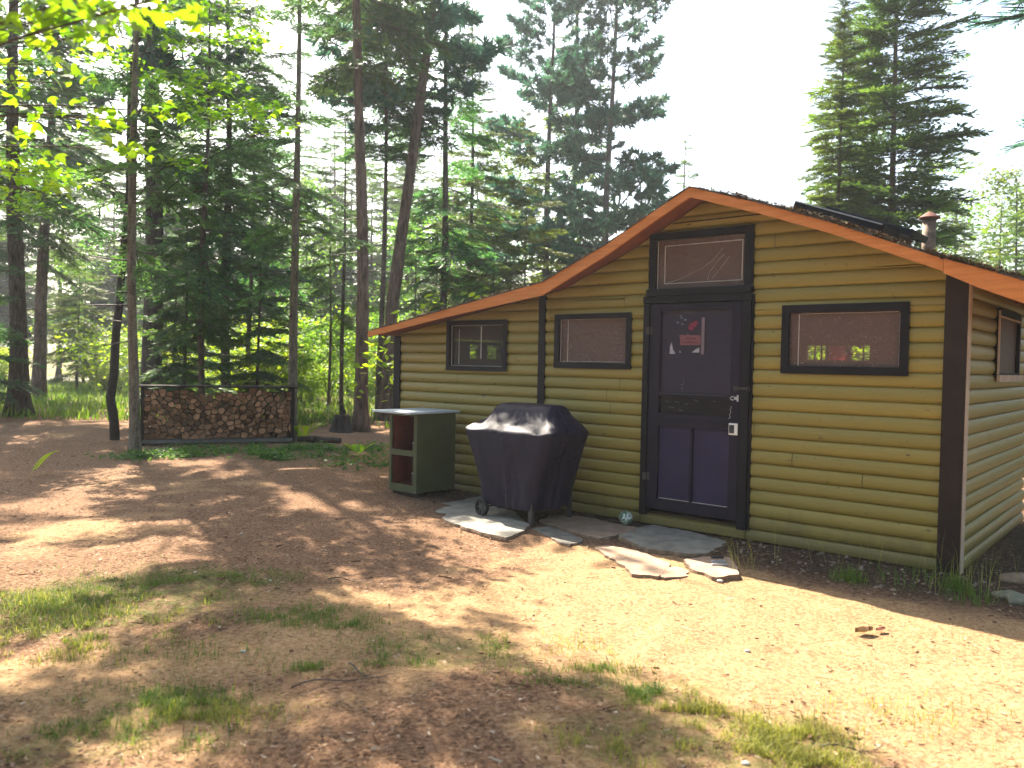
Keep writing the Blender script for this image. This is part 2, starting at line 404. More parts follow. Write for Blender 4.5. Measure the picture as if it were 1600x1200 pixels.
# ------------------------------------------------------------------ cabin  (local x = u along the front, y = out from the front wall, z up)
cabin = empty('log_cabin', tuple(CORNER), math.atan2(D[1], D[0]), 'olive green log sided cabin with black trim and orange roof edge', 'cabin')
DEPTH = 3.0; UL = 6.5
ROOFU = [-.62, .07, .90, 1.5, 2.16, 2.6, 3.04, 3.83, 5.2, 6.62]
ROOFZ = [2.135, 2.385, 2.735, 2.955, 3.174, 2.955, 2.73, 2.40, 2.165, 1.918]
def roof_z(u): return float(np.interp(u, ROOFU, ROOFZ))
def roof_left(z): return float(np.interp(-z, [-a for a in ROOFZ[4:]], ROOFU[4:]))
def roof_right(z): return float(np.interp(z, ROOFZ[:5], ROOFU[:5]))
ROW0, PITCH = .094, .1205
def siding(name, ext, openings, z0, z1, place, parent, seed, bulge=.031, seams=True):
    rs = random.Random(seed); b = MB()
    zs_open = [z for o in openings for z in (o[2], o[3])]
    k = -1
    while ROW0 + k * PITCH < z1:
        za = ROW0 + k * PITCH; zb = za + PITCH; k += 1
        tone = rs.random()
        bounds = sorted({max(za, z0), min(zb, z1)} | {z for z in zs_open if max(za, z0) < z < min(zb, z1)} |
                        {za + PITCH * f for f in (.03, .1, .2, .35, .5, .65, .8, .9, .97) if max(za, z0) < za + PITCH * f < min(zb, z1)})
        cuts = []
        x = ext(za + .5 * PITCH)[0] + rs.uniform(.5, 3.6)
        while seams and x < 6.4: cuts.append(x); x += rs.uniform(1.3, 3.7)
        wob = rs.uniform(-.003, .003)
        for a, c in zip(bounds[:-1], bounds[1:]):
            zm = (a + c) / 2; (l0, r0), (l1, r1) = ext(a), ext(c)
            lm, rm = (l0 + l1) / 2, (r0 + r1) / 2
            if rm - lm < .01: continue
            ivs = [(lm, rm)]
            for (o0, o1, oz0, oz1) in openings:
                if oz0 < zm < oz1:
                    nv = []
                    for (p, q) in ivs:
                        if o0 > p: nv.append((p, min(q, o0)))
                        if o1 < q: nv.append((max(p, o1), q))
                    ivs = [i for i in nv if i[1] > i[0] + .002]
            for cx in cuts:
                nv = []
                for (p, q) in ivs:
                    if p + .02 < cx < q - .02: nv += [(p, cx - .003), (cx + .003, q)]
                    else: nv.append((p, q))
                ivs = nv
            def bz(z):
                f = min(1, max(0, (z - za) / PITCH)); g = abs(2 * f - .92) / 1.08 if f > .46 else abs(.92 - 2 * f) / .92
                return bulge * math.sqrt(max(0, 1 - min(1, g) ** 2.4)) + wob
            for (p, q) in ivs:
                P = [(l0 if p == lm else p), (r0 if q == rm else q), (r1 if q == rm else q), (l1 if p == lm else p)]
                tt = (tone * .75 + .25 * ((hash((round(p * 0 + sum(1 for cx in cuts if cx < (p + q) / 2)), k, seed)) % 97) / 97))
                ns = max(1, int((q - p) / .5))
                for j in range(ns):
                    fa, fb = j / ns, (j + 1) / ns
                    w = lambda uu, zz: .0025 * math.sin(uu * 3.1 + k * 1.7 + seed) + .0015 * math.sin(uu * 9 + k)
                    A, B = P[0] + (P[1] - P[0]) * fa, P[0] + (P[1] - P[0]) * fb
                    Cc, Dd = P[3] + (P[2] - P[3]) * fb, P[3] + (P[2] - P[3]) * fa
                    b.add([place(A, bz(a) + w(A, a), a), place(B, bz(a) + w(B, a), a), place(Cc, bz(c) + w(Cc, c), c), place(Dd, bz(c) + w(Dd, c), c)], [(0, 1, 2, 3)], 0, tt)
    o = b.build(name, M_SIDING, parent)
    me = o.data; bm_ = __import__('bmesh').new(); bm_.from_mesh(me)
    __import__('bmesh').ops.remove_doubles(bm_, verts=bm_.verts, dist=.0004); __import__('bmesh').ops.recalc_face_normals(bm_, faces=bm_.faces)
    bm_.to_mesh(me); bm_.free(); me.polygons.foreach_set('use_smooth', [True] * len(me.polygons)); 
    try: me.set_sharp_from_angle(angle=math.radians(38))
    except Exception: pass
    return o
def ext_front(z): return (max(.11, roof_right(z + .055)), min(UL - .08, roof_left(z + .055)))
WIN = {'r': (.375, 1.405, 1.515, 2.104), 'm': (2.95, 3.907, 1.517, 2.084), 'l': (4.592, 5.545, 1.457, 2.046)}
DOORO = (1.697, 2.793, .085, 2.86)
op_front = [(a + .03, b - .03, c + .03, d - .03) for a, b, c, d in WIN.values()] + [(DOORO[0] + .02, DOORO[1] - .02, DOORO[2] + .02, DOORO[3] - .02)]
siding('front_wall', ext_front, op_front, 0., 3.1, lambda u, b, z: (u, b, z), cabin, 1)
SW = (1.17, 2.34, 1.50, 2.125)
siding('side_wall', lambda z: (.012, DEPTH), [(SW[0] + .02, SW[1] - .02, SW[2] + .02, SW[3] - .02)], 0., 2.33, lambda s, b, z: (-b, -s, z), cabin, 2)
EO = [(1.28, 1.51, 1.605, 1.81), (1.64, 1.94, 1.605, 1.81)]
siding('end_wall', lambda z: (0., DEPTH), EO, 0., 1.86, lambda s, b, z: (UL - .03 + b, -s, z), cabin, 3)
BO = [(1.56, 1.78, 1.67, 1.845), (1.83, 2.03, 1.67, 1.845), (2.07, 2.30, 1.67, 1.845)]
siding('back_wall', ext_front, BO, 0., 3.1, lambda u, b, z: (u, -DEPTH - b, z), cabin, 4, seams=False)
# inner boards with the same openings
def inner(ops, ext, z0, z1, place):
    b = MB(); zs = sorted({z0, z1} | {z for o in ops for z in o[2:]} | set(np.arange(z0, z1, .15)))
    zs = [z for z in zs if z0 <= z <= z1]
    for a, c in zip(zs[:-1], zs[1:]):
        zm = (a + c) / 2; l, r = ext(zm); ivs = [(l, r)]
        for o in ops:
            if o[2] < zm < o[3]:
                nv = []
                for p, q in ivs:
                    if o[0] > p: nv.append((p, min(q, o[0])))
                    if o[1] < q: nv.append((max(p, o[1]), q))
                ivs = [i for i in nv if i[1] > i[0] + .001]
        for p, q in ivs: b.add([place(p, a), place(q, a), place(q, c), place(p, c)], [(0, 1, 2, 3)])
    return b
for ops, ext, z1, pl in ((op_front, lambda z: (max(.06, roof_right(z + .06)), min(6.42, roof_left(z + .06))), 3.05, lambda u, z: (u, -.07, z)),
                         (BO, lambda z: (max(.06, roof_right(z + .06)), min(6.42, roof_left(z + .06))), 3.05, lambda u, z: (u, -DEPTH + .03, z)),
                         ([SW], lambda z: (.07, DEPTH - .03), 2.3, lambda s, z: (.06, -s, z)),
                         (EO, lambda z: (.07, DEPTH - .03), 1.84, lambda s, z: (UL - .09, -s, z))):
    inner(ops, ext, .02, z1, pl).build('inner_wall', M_INNER, cabin)
b = MB(); b.box(.07, UL - .1, -DEPTH + .04, -.08, -.02, .03); b.build('cabin_floor', M_INNER, cabin)
b = MB(); b.box(.15, UL - .1, -DEPTH + .1, -.06, -.14, -.03); b.box(.04, .13, -DEPTH + .1, -.06, -.16, -.004)
b.build('foundation_sill', M_POST, cabin)
b = MB(); b.add([(1.83, -DEPTH + .01, 1.67), (2.03, -DEPTH + .01, 1.67), (2.03, -DEPTH + .01, 1.845), (1.83, -DEPTH + .01, 1.845)], [(0, 1, 2, 3)]); b.build('curtain', M_REDCLOTH, cabin)
b = MB()
for x in (1.63, 2.12, 2.20): b = MB(); b.box(x, x + .012, -DEPTH - .01, -DEPTH + .02, 1.67, 1.845); b.build('window_bar', M_TRIM, cabin)
b = MB(); b.box(1.56, 1.78, -DEPTH - .008, -DEPTH + .018, 1.735, 1.745); b.build('window_bar', M_TRIM, cabin)
# corner posts, divider, end post
def post(u0, u1, z1, m, y0=.002, y1=.045, name='corner_post', z0=.0):
    b = MB(); b.box(u0, u1, y0, y1, z0, z1); return b.build(name, m, cabin, bevel=.003)
post(-.036, .122, 2.355, M_POST, -.004, .048)
post(4.045, 4.135, 2.33, M_TRIM, 0, .044, z0=.02)
post(6.385, 6.505, 1.875, M_TRIM, 0, .044, z0=.04)
b = MB(); b.box(-.046, -.0365, -.06, .03, 0, 2.32); b.build('corner_trim', M_PALEWOOD, cabin)
# windows
def trim_frame(b, r, w, y0, y1, plane):
    u0, u1, z0, z1 = r
    for poly in ([(u0, z0), (u1, z0), (u1 - w, z0 + w), (u0 + w, z0 + w)], [(u0, z1), (u0 + w, z1 - w), (u1 - w, z1 - w), (u1, z1)],
                 [(u0, z0), (u0 + w, z0 + w), (u0 + w, z1 - w), (u0, z1)], [(u1, z0), (u1, z1), (u1 - w, z1 - w), (u1 - w, z0 + w)]):
        c = np.mean(poly, 0); poly = [tuple(c + (np.array(p) - c) * .994) for p in poly]
        vs = [plane(p[0], y0, p[1]) for p in poly] + [plane(p[0], y1, p[1]) for p in poly]
        b.add(vs, [(0, 1, 2, 3), (7, 6, 5, 4)] + [(i, (i + 1) % 4, 4 + (i + 1) % 4, 4 + i) for i in range(4)])
fp = lambda u, y, z: (u, y, z)
sp = lambda s, y, z: (-y, -s, z)
def sheet(name, r, y, m, parent, plane):
    u0, u1, z0, z1 = r; b = MB()
    b.add([plane(u0, y, z0), plane(u1, y, z0), plane(u1, y, z1), plane(u0, y, z1)], [(0, 1, 2, 3)]); return b.build(name, m, parent)
def window(r, w, m, plane=fp, lines=(), y1=.052, back=True):
    b = MB(); trim_frame(b, r, w, -.03, y1, plane); fr = b.build('window', M_TRIM, cabin, bevel=.003)
    ri = (r[0] + w * .96, r[1] - w * .96, r[2] + w * .96, r[3] - w * .96)
    sheet('pane', ri, .012, m, fr, plane)
    b = MB(); t = .007
    for (a0, a1, c0, c1) in lines:
        vs = [plane(x, yy, z) for yy in (.0145, .019) for (x, z) in ((a0, c0), (a1, c0), (a1, c1), (a0, c1))]
        b.add(vs, [(0, 1, 2, 3), (7, 6, 5, 4)] + [(i, (i + 1) % 4, 4 + (i + 1) % 4, 4 + i) for i in range(4)])
    if lines: b.build('pane_strip', M_STRIP, fr)
    return fr
W = WIN['r']; window(W, .062, M_SCREEN, lines=[(1.262, 1.268, 1.585, 2.03), (.445, .45, 1.59, 2.02), (.46, 1.25, 2.028, 2.032)])
W = WIN['m']; window(W, .052, M_SCREEN, lines=[(3.745, 3.752, 1.58, 2.02), (3.01, 3.83, 1.585, 1.589), (3.84, 3.846, 1.575, 2.03), (3.01, 3.84, 2.027, 2.031)])
W = WIN['l']; window(W, .05, M_SCREEN2, lines=[(5.36, 5.367, 1.53, 1.95), (5.0, 5.012, 1.6, 1.98), (4.65, 5.49, 1.988, 1.993), (5.483, 5.489, 1.515, 1.99), (4.65, 4.656, 1.515, 1.99), (4.65, 5.49, 1.512, 1.517)])
fr = window(SW, .05, M_SCREEN, sp, lines=[], y1=.045)
b = MB(); b.box(-.05, -.028, -SW[1] + .04, -SW[0] - .02, 2.045, 2.062); b.build('pane_strip', M_PALEWOOD, fr)
b = MB(); b.box(-.07, -.047, -SW[1] - .02, -SW[0] + .03, 1.475, 1.535); b.box(-.058, -.046, -SW[0] - .012, -SW[0] + .022, 1.54, 2.1); b.build('sill', M_PALEWOOD, fr)
# transom
TR = (1.685, 2.757, 2.255, 2.845)
b = MB(); u0, u1, z0, z1 = TR
b.box(u0, u1, -.03, .05, 2.775, z1); b.box(u0, u0 + .085, -.03, .0495, z0 + .05, 2.774); b.box(u1 - .075, u1, -.03, .0495, z0 + .05, 2.774); b.box(u0 - .005, u1 + .005, -.03, .085, 2.235, 2.300)
fr = b.build('window', M_TRIM, cabin, bevel=.003)
sheet('pane', (u0 + .083, u1 - .073, 2.298, 2.777), .012, M_SCREEN, fr, fp)
b = MB()
for a0, a1, c0, c1 in ((1.80, 2.60, 2.715, 2.722), (1.80, 2.60, 2.352, 2.358), (2.594, 2.602, 2.352, 2.722), (1.798, 1.806, 2.352, 2.722), (2.672, 2.679, 2.305, 2.77), (1.775, 1.781, 2.31, 2.77), (1.775, 2.675, 2.300, 2.307)):
    b.box(a0, a1, .0145, .019, c0, c1)
b.build('pane_strip', M_STRIP, fr)
b = MB()
for pts in ([(2.58, 2.36), (2.4, 2.40), (2.2, 2.49), (2.08, 2.56), (2.0, 2.66)], [(2.15, 2.36), (2.12, 2.45), (2.03, 2.56), (1.98, 2.6)], [(2.1, 2.38), (2.0, 2.49), (1.93, 2.58)]):
    b.tube([(u, .016, z) for u, z in pts], .0016, 4)
b.build('crack', M_STRIP, fr)
# door
b = MB()
b.box(2.735, 2.80, -.04, .062, .085, 2.165); b.box(1.69, 1.775, -.04, .062, .085, 2.165); b.box(1.685, 2.805, -.04, .066, 2.167, 2.233)
b.box(1.665, 1.6885, 0, .04, .085, 2.22)
b.build('door_frame', M_TRIM, cabin, bevel=.004)
LF = (1.782, 2.728, .155, 2.155)
b = MB(); y0, y1 = .0, .048
b.box(2.615, 2.728, y0, y1, .155, 2.155); b.box(1.782, 1.872, y0, y1, .155, 2.155)
b.box(1.873, 2.614, y0, y1 - .001, 2.09, 2.155); b.box(1.873, 2.614, y0, y1 - .001, 1.265, 1.297); b.box(1.873, 2.614, y0, y1 - .001, .975, 1.098); b.box(1.873, 2.614, y0, y1 - .001, .155, .262)
b.box(2.243, 2.267, y0, y1 - .003, .263, .974)
b.box(1.873, 2.614, y1, y1 + .008, 1.03, 1.045)
door = b.build('door', M_DOOR, cabin, bevel=.003)
sheet('screen', (1.873, 2.614, 1.297, 2.09), .022, M_DOORSCREEN, door, fp)
sheet('glass_strip', (1.873, 2.614, 1.098, 1.265), .02, M_GLASSDARK, door, fp)
b = MB(); b.box(1.873, 2.242, .01, .018, .263, .974); b.box(2.268, 2.614, .01, .018, .263, .974); b.build('door_panel', M_DOORPANEL, door)
b = MB(); b.box(1.885, 2.60, .0185, .026, .264, .270); b.build('panel_bead', M_STRIP, door)
b = MB(); b.tube([(1.885, .023, 2.085), (2.615, .0235, 2.088)], .003, 4); b.build('screen_bead', M_HUB, door); b = MB(); b.tube([(1.875, .05, 1.292), (2.61, .05, 1.292)], .003, 4); b.build('screen_bead', M_HUB, door)
for hz in (1.90, .47):
    b = MB(); b.box(2.70, 2.727, .0485, .054, hz - .035, hz + .035); b.box(2.736, 2.765, .0625, .067, hz - .035, hz + .035); b.tube([(2.731, .066, hz - .04), (2.731, .066, hz + .04)], .006, 6); b.build('hinge', M_DARKMETAL, door)
b = MB(); b.box(1.787, 1.874, .0485, .062, .938, 1.046); b.build('handle', M_WHITE, door, bevel=.006)
hb = MB(); hb.box(1.818, 1.866, .0625, .066, .955, 1.030); hb.build('handle_recess', M_DARKMETAL, bpy.data.objects['handle'])
b = MB(); b.box(1.80, 1.84, .0485, .056, 1.345, 1.385); b.box(1.70, 1.80, .068, .074, 1.357, 1.377); b.tube([(1.69 + .016 * math.cos(a), .072, 1.362 + .016 * math.sin(a)) for a in np.linspace(0, 2 * PI, 13)], .005, 6); b.build('hasp', M_DARKMETAL, door)
b = MB(); b.box(1.787, 1.803, .0485, .058, 1.245, 1.305); b.box(1.803, 1.83, .0485, .055, 1.262, 1.288); b.tube([(1.835, .053, 1.258), (1.856, .058, 1.262), (1.866, .058, 1.274), (1.856, .058, 1.286), (1.835, .053, 1.29)], .006, 6); b.build('door_latch', M_METAL, door)
b = MB(); b.tube([(1.86, .052, 1.20), (1.852, .056, 1.185), (1.866, .056, 1.17), (1.856, .056, 1.15), (1.87, .055, 1.12), (1.86, .056, 1.10), (1.878, .055, 1.085)], .0025, 5); b.build('latch_chain', M_METAL, door)
# things hung on the inner side of the screen (picture board with flower and sign)
b = MB(); b.box(2.155, 2.185, .024, .030, 1.672, 2.02); b.build('board_edge', simple('pale_mauve_edge', (.16, .12, .14), (.2, .15, .17)), door)
fl = MB(); rr = random.Random(4)
for k in range(26):
    a = rr.uniform(0, 2 * PI); r = rr.uniform(0, .05); cx, cz = 2.275 + r * math.cos(a), 1.945 + r * math.sin(a); s = rr.uniform(.012, .022); a2 = rr.uniform(0, PI)
    fl.add([(cx + s * math.cos(a2 + q * PI / 2) * (1 if q % 2 else .6), .0245 + k * .00012, cz + s * math.sin(a2 + q * PI / 2)) for q in range(4)], [(0, 1, 2, 3)])
fl.build('flower_decal', simple('faded_pink_petals', (.17, .018, .045), (.25, .04, .075), 30), door)
b = MB()
M_LEAFDECAL = simple('grey_leaf_decal', (.13, .14, .16), (.2, .2, .22), 30)
for (u, z, s) in ((2.40, 2.02, .016), (2.36, 2.0, .02), (2.44, 1.975, .018), (2.39, 1.96, .015), (2.41, 2.04, .012), (2.33, 1.86, .012)):
    b = MB(); b.add([(u - s, .0246, z), (u, .0246, z - s * .5), (u + s, .0246, z + .3 * s), (u, .0246, z + s * .6)], [(0, 1, 2, 3)])
    b.build('leaf_decal', M_LEAFDECAL, door)
b = MB(); b.add([(2.195, .025, 1.762), (2.405, .025, 1.757), (2.418, .025, 1.858), (2.195, .025, 1.852)], [(0, 1, 2, 3)]); sg = b.build('door_sign', simple('faded_pink_sign', (.17, .065, .075), (.22, .09, .095), 9), door)
b = MB(); rr = random.Random(2)
for zz, ua, ub in ((1.822, 2.245, 2.345), (1.787, 2.215, 2.39)):
    u = ub
    while u > ua:
        wd = rr.uniform(.007, .014); b.box(u - wd, u, .0256, .0264, zz - .009, zz + .009 * rr.uniform(.5, 1)); u -= wd + rr.uniform(.003, .007)
b.build('faded_lettering', simple('dark_red_ink', (.09, .02, .03), (.13, .03, .04)), sg)
b = MB(); b.add([(2.205, .0248, 1.69), (2.285, .0248, 1.69), (2.25, .0248, 1.715), (2.225, .0248, 1.73), (2.205, .0248, 1.735)], [(0, 1, 2, 3, 4)]); M_PATCH = simple('pale_patch', (.22, .21, .24), (.42, .40, .44), 14); b.build('white_patch', M_PATCH, door); b = MB()
b.add([(2.455, .0248, 1.675), (2.52, .0248, 1.675), (2.515, .0248, 1.75), (2.50, .0248, 1.79), (2.485, .0248, 1.72)], [(0, 1, 2, 3, 4)]); b.build('white_patch', M_PATCH, door); b = MB(); b.add([(2.395, .0248, 1.685), (2.415, .0248, 1.69), (2.41, .0248, 1.71)], [(0, 1, 2)])
b.build('white_patch', M_PATCH, door)
b = MB()
M_SCUFF = simple('pale_scuffs', (.09, .08, .10), (.16, .14, .17), 20)
for k in range(4): b.tube([(2.37 + rr.uniform(-.02, .02), .0245, 1.315 + .03 * k), (2.36 + rr.uniform(-.025, .02), .0255, 1.34 + .03 * k), (2.37 + rr.uniform(-.02, .02), .0245, 1.355 + .03 * k)], .0035, 4)
b.build('screen_patch', M_SCUFF, door)
for k in range(7):
    b = MB(); u = rr.uniform(1.9, 2.58); z = rr.uniform(1.13, 1.25); b.tube([(u, .023, z), (u - rr.uniform(.02, .06), .024, z + rr.uniform(-.015, .015))], .004, 4); b.build('scuff_mark', M_SCUFF, door)
b = MB(); b.box(1.70, 2.79, .002, .05, .0, .083); b.build('door_sill', M_SIDING, cabin, bevel=.01)
# roof
b = MB(); OH, BK = .352, -3.35
for i in range(len(ROOFU) - 1):
    ua, ub = ROOFU[i], ROOFU[i + 1]; za, zb = ROOFZ[i], ROOFZ[i + 1]
    if i == len(ROOFU) - 2: ub += .1; zb -= .018
    nrow = max(1, int(abs(ub - ua) / .16)) 
    for r in range(nrow):
        f0, f1 = r / nrow, (r + 1) / nrow
        u0, u1 = ua + (ub - ua) * f0, ua + (ub - ua) * f1; z0_, z1_ = za + (zb - za) * f0, za + (zb - za) * f1
        left = ub > 2.2
        lo, hi = (u1, u0) if left else (u0, u1); zl, zh = (z1_, z0_) if left else (z0_, z1_)
        y = BK
        while y < OH + .02:
            yn = min(y + random.uniform(.25, .4), OH + .03 + random.uniform(-.012, .012)) if y + .5 < OH else OH + .03 + random.uniform(-.014, .018)
            t = random.random(); th = random.uniform(.010, .02)
            b.add([(lo, y, zl), (hi, y, zh), (hi, yn, zh), (lo, yn, zl), (lo, y, zl + th + .006), (hi, y, zh + .006), (hi, yn, zh + .006), (lo, yn, zl + th + .006)],
                  [(0, 1, 2, 3), (4, 7, 6, 5), (0, 3, 7, 4), (2, 1, 5, 6), (3, 2, 6, 7), (1, 0, 4, 5)], 0, t)
            if yn > OH: break
            y = yn + .003
roof = b.build('roof', M_ROOF, cabin)
b = MB()
for i in range(len(ROOFU) - 1):
    ua, ub = ROOFU[i], ROOFU[i + 1]; za, zb = ROOFZ[i] - .004, ROOFZ[i + 1] - .004
    b.add([(ua, BK + .02, za), (ub, BK + .02, zb), (ub, OH - .001, zb), (ua, OH - .001, za), (ua, BK + .02, za - .035), (ub, BK + .02, zb - .035), (ub, OH - .001, zb - .035), (ua, OH - .001, za - .035)],
          [(0, 1, 2, 3), (7, 6, 5, 4), (0, 4, 5, 1), (1, 5, 6, 2), (2, 6, 7, 3), (3, 7, 4, 0)])
b.build('roof_boards', M_SOFFIT, cabin)
b = MB(); FH = {0: .12, 1: .09, 2: .088, 3: .088, 4: .09, 5: .095, 6: .105, 7: .135, 8: .09, 9: .068}
def fascia(b, idx, y0, y1, dz=0):
    for i in idx:
        ua, ub = ROOFU[i], ROOFU[i + 1]; za, zb = ROOFZ[i], ROOFZ[i + 1]; ha, hb = FH[i] + dz, FH[i + 1] + dz
        b.add([(ua, y0, za - ha), (ub, y0, zb - hb), (ub, y0, zb), (ua, y0, za), (ua, y1, za - ha), (ub, y1, zb - hb), (ub, y1, zb), (ua, y1, za)],
              [(0, 1, 2, 3), (7, 6, 5, 4), (0, 4, 5, 1), (3, 2, 6, 7), (1, 5, 6, 2), (0, 3, 7, 4)])
fascia(b, range(1, 9), OH, OH + .026); 
ro = b.build('fascia', M_FASCIA, cabin)
b = MB(); b.add([(x, y, z) for y in (OH - .002, OH + .034) for x, z in ((.066, 2.28), (.066, 2.387), (-.22, 2.285), (-.62, 2.14), (-.66, 1.96), (-.45, 2.04), (-.33, 2.09), (-.17, 2.16))],
      [tuple(range(8))[::-1], tuple(range(8, 16))] + [(i, (i + 1) % 8, 8 + (i + 1) % 8, 8 + i) for i in range(8)])
b.build('fascia', M_FASCIA, cabin)
b = MB()
b.box(-.60, -.575, BK + .03, OH - .003, 2.0, 2.128)
b.build('eave_board', M_FASCIA, cabin)
for yy in np.arange(BK + .1, OH - .1, .6):
    b = MB(); b.add([(x, y, z) for y in (yy, yy + .05) for x, z in ((-.57, 2.06), (.05, 2.25), (.05, 2.34), (-.57, 2.115))], [(3, 2, 1, 0), (4, 5, 6, 7)] + [(i, (i + 1) % 4, 4 + (i + 1) % 4, 4 + i) for i in range(4)])
    b.build('rafter', M_SOFFIT, cabin)
# needle and moss litter lying along the roof edge
V = []; Q = []; tn = []
rg = np.random.default_rng(3)
def litter_strip(ua, ub, n, yr=(.05, .385), hang=.02):
    for k in range(n):
        u = rg.uniform(ua, ub); dens = fbm(np.array(u * 3.7), np.array(1.5), 3)
        if rg.random() > sstep(.36, .62, dens): continue
        y = yr[1] - (yr[1] - yr[0]) * rg.random() ** 2.2; z = roof_z(u) + .018 + rg.random() ** 2 * .028
        if y > .37: z -= rg.random() * hang
        a = rg.uniform(0, 2 * PI); l = rg.uniform(.015, .05); wd = rg.uniform(.003, .010); tl = rg.uniform(-.6, .6)
        dx, dy, dz = math.cos(a) * l, math.sin(a) * l, tl * l
        i = len(V); V.extend([(u - dy / l * wd, y + dx / l * wd, z), (u + dy / l * wd, y - dx / l * wd, z), (u + dx, min(y + dy, .41), z + dz)]); Q.append((i, i + 1, i + 2)); tn.extend([rg.random()] * 3)
litter_strip(-.5, 2.15, 9000); litter_strip(2.2, 6.5, 2600)
m_, n_, o_ = nt('roof_needle_litter'); t_ = attr(n_, 'tone').outputs['Fac']
bsdf(n_, o_, ramp(n_, t_, [(0, (.05, .035, .025)), (.4, (.13, .085, .055)), (.75, (.26, .18, .12)), (1, (.14, .15, .05))]), .95, .1)
M_ROOFLIT = m_
link(bpy.data.objects.new('needle_litter', np_mesh('needle_litter', V, [np.array(Q)], [m_], tone=tn)), roof)
# stovepipe
b = MB(); b.tube([(.70, -1.85, 2.45), (.70, -1.85, 3.08)], .062, 20); pipe = b.build('stovepipe', M_PIPE, cabin, smooth=True)
b = MB(); b.tube([(.70, -1.85, 3.075), (.70, -1.85, 3.085), (.70, -1.85, 3.115), (.70, -1.85, 3.145)], [.098, .1, .06, .012], 20); b.build('pipe_cap', M_PIPECAP, pipe)
# two black panels lying on the right slope
def roof_panel(u0, u1, y0, y1, lift, label):
    e = empty('solar_panel', tuple(Matrix.Rotation(math.atan2(D[1], D[0]), 3, 'Z') @ Vector((u1, y0, 0)) + Vector((CX, CY, roof_z(u1) + lift))), 0, label, 'panel', 'black panels on the cabin roof')
    sl = math.atan2(roof_z(u1) - roof_z(u0), u1 - u0); L = (u1 - u0) / math.cos(sl)
    M = Matrix.Rotation(math.atan2(D[1], D[0]), 4, 'Z') @ Matrix.Rotation(-sl, 4, 'Y')
    b = MB(); b.box(-L, 0, y0 - y0, y1 - y0, .0, .045, M=M); b.build('panel_sheet', M_PANEL, e)
    b = MB(); h = y1 - y0
    b.box(-L - .006, .006, h + .001, h + .014, -.01, .052, M=M); b.box(-L - .006, .006, -.014, -.001, -.01, .052, M=M)
    b.box(-L - .012, -L - .001, 0, h, -.01, .052, M=M); b.box(.001, .012, 0, h, -.01, .052, M=M)
    b.build('panel_frame', M_TRIM, e)
    b = MB(); b.box(-L + .0, .0, h + .0145, h + .018, .040, .0515, M=M); b.build('edge_strip', M_STRIP if label.startswith('near') else M_PANEL, e)
    for x in (-L + .1, -.12): b = MB(); b.box(x, x + .04, .05, h - .05, -lift - .0, -.011, M=M); b.build('panel_batten', M_DARKMETAL, e)
roof_panel(.76, 1.53, -.95, -.48, .105, 'nearer black roof panel with a pale strip along its edge')
roof_panel(.66, 1.43, -1.55, -1.02, .165, 'farther black roof panel showing behind and above the other one')

# ------------------------------------------------------------------ open shelf cabinet at the lean-to wall
RZ = math.atan2(D[1], D[0])
def cab_local(u, off, z): p = cabin_xy(u, off); return (p[0], p[1], z)
zc = .055
cab = empty('storage_cabinet', cab_local(5.21, .21, zc), RZ, 'green open shelf cabinet with blue grey top against the cabin', 'cabinet')
cw, cd_, ch = .46, .59, .91
b = MB(); b.box(0, .018, 0, cd_, 0.02, ch); b.build('side_panel', M_CABGREEN, cab, bevel=.002)
b = MB(); b.box(cw - .018, cw, 0, cd_, 0.02, ch); b.build('side_panel', M_CABGREEN, cab, bevel=.002)
b = MB(); b.box(.019, .03, .02, cd_ - .02, .08, ch - .01); b.box(cw - .03, cw - .019, .02, cd_ - .02, .08, ch - .01); b.build('inner_lining', M_CABRED, cab)
b = MB(); b.box(.019, cw - .019, 0, .015, .03, ch); b.build('back_panel', M_CABRED, cab)
b = MB(); b.box(.031, cw - .031, .016, cd_ - .02, .45, .468); b.build('shelf', M_CABRED, cab)
b = MB(); b.box(.031, cw - .031, .016, cd_ - .02, .075, .09); b.build('shelf', M_CABRED, cab)
b = MB(); f0, f1 = cd_ + .001, cd_ + .02
b.box(0, .055, f0, f1, .02, ch); b.box(cw - .04, cw, f0, f1, .02, ch); b.box(.056, cw - .041, f0, f1, .02, .105); b.box(.056, cw - .041, f0, f1, .43, .495); b.box(.056, cw - .041, f0, f1, ch - .03, ch)
b.build('face_frame', M_CABGREEN, cab, bevel=.002)
b = MB(); b.box(-.045, .60, -.03, .76, ch + .002, ch + .026); b.build('counter_top', M_CABTOP, cab, bevel=.004)
b = MB(); b.box(.02, cw - .02, .03, .10, -.04, .019); b.box(.02, cw - .02, cd_ - .12, cd_ - .03, -.04, .019); b.build('foot_block', M_POST, cab)
for (x, y, z, l, lab) in ((.14, .5, .469, .10, 'small grey tin on the upper shelf of the green cabinet'), (.2, .45, .092, .12, 'small grey tin on the lower shelf of the green cabinet')):
    p = Matrix.Rotation(RZ, 3, 'Z') @ Vector((x, y, z)) + Vector(cab.location)
    e = empty('tin_can', p, 0, lab, 'tin', 'tins in the green cabinet'); b = MB(); b.tube([(0, 0, 0), (0, 0, l)], .035, 14); b.build('tin_body', M_DARKMETAL, e)
    b = MB(); b.tube([(0, 0, l + .0005), (0, 0, l + .008)], .037, 14); b.build('lid', M_METAL, e)

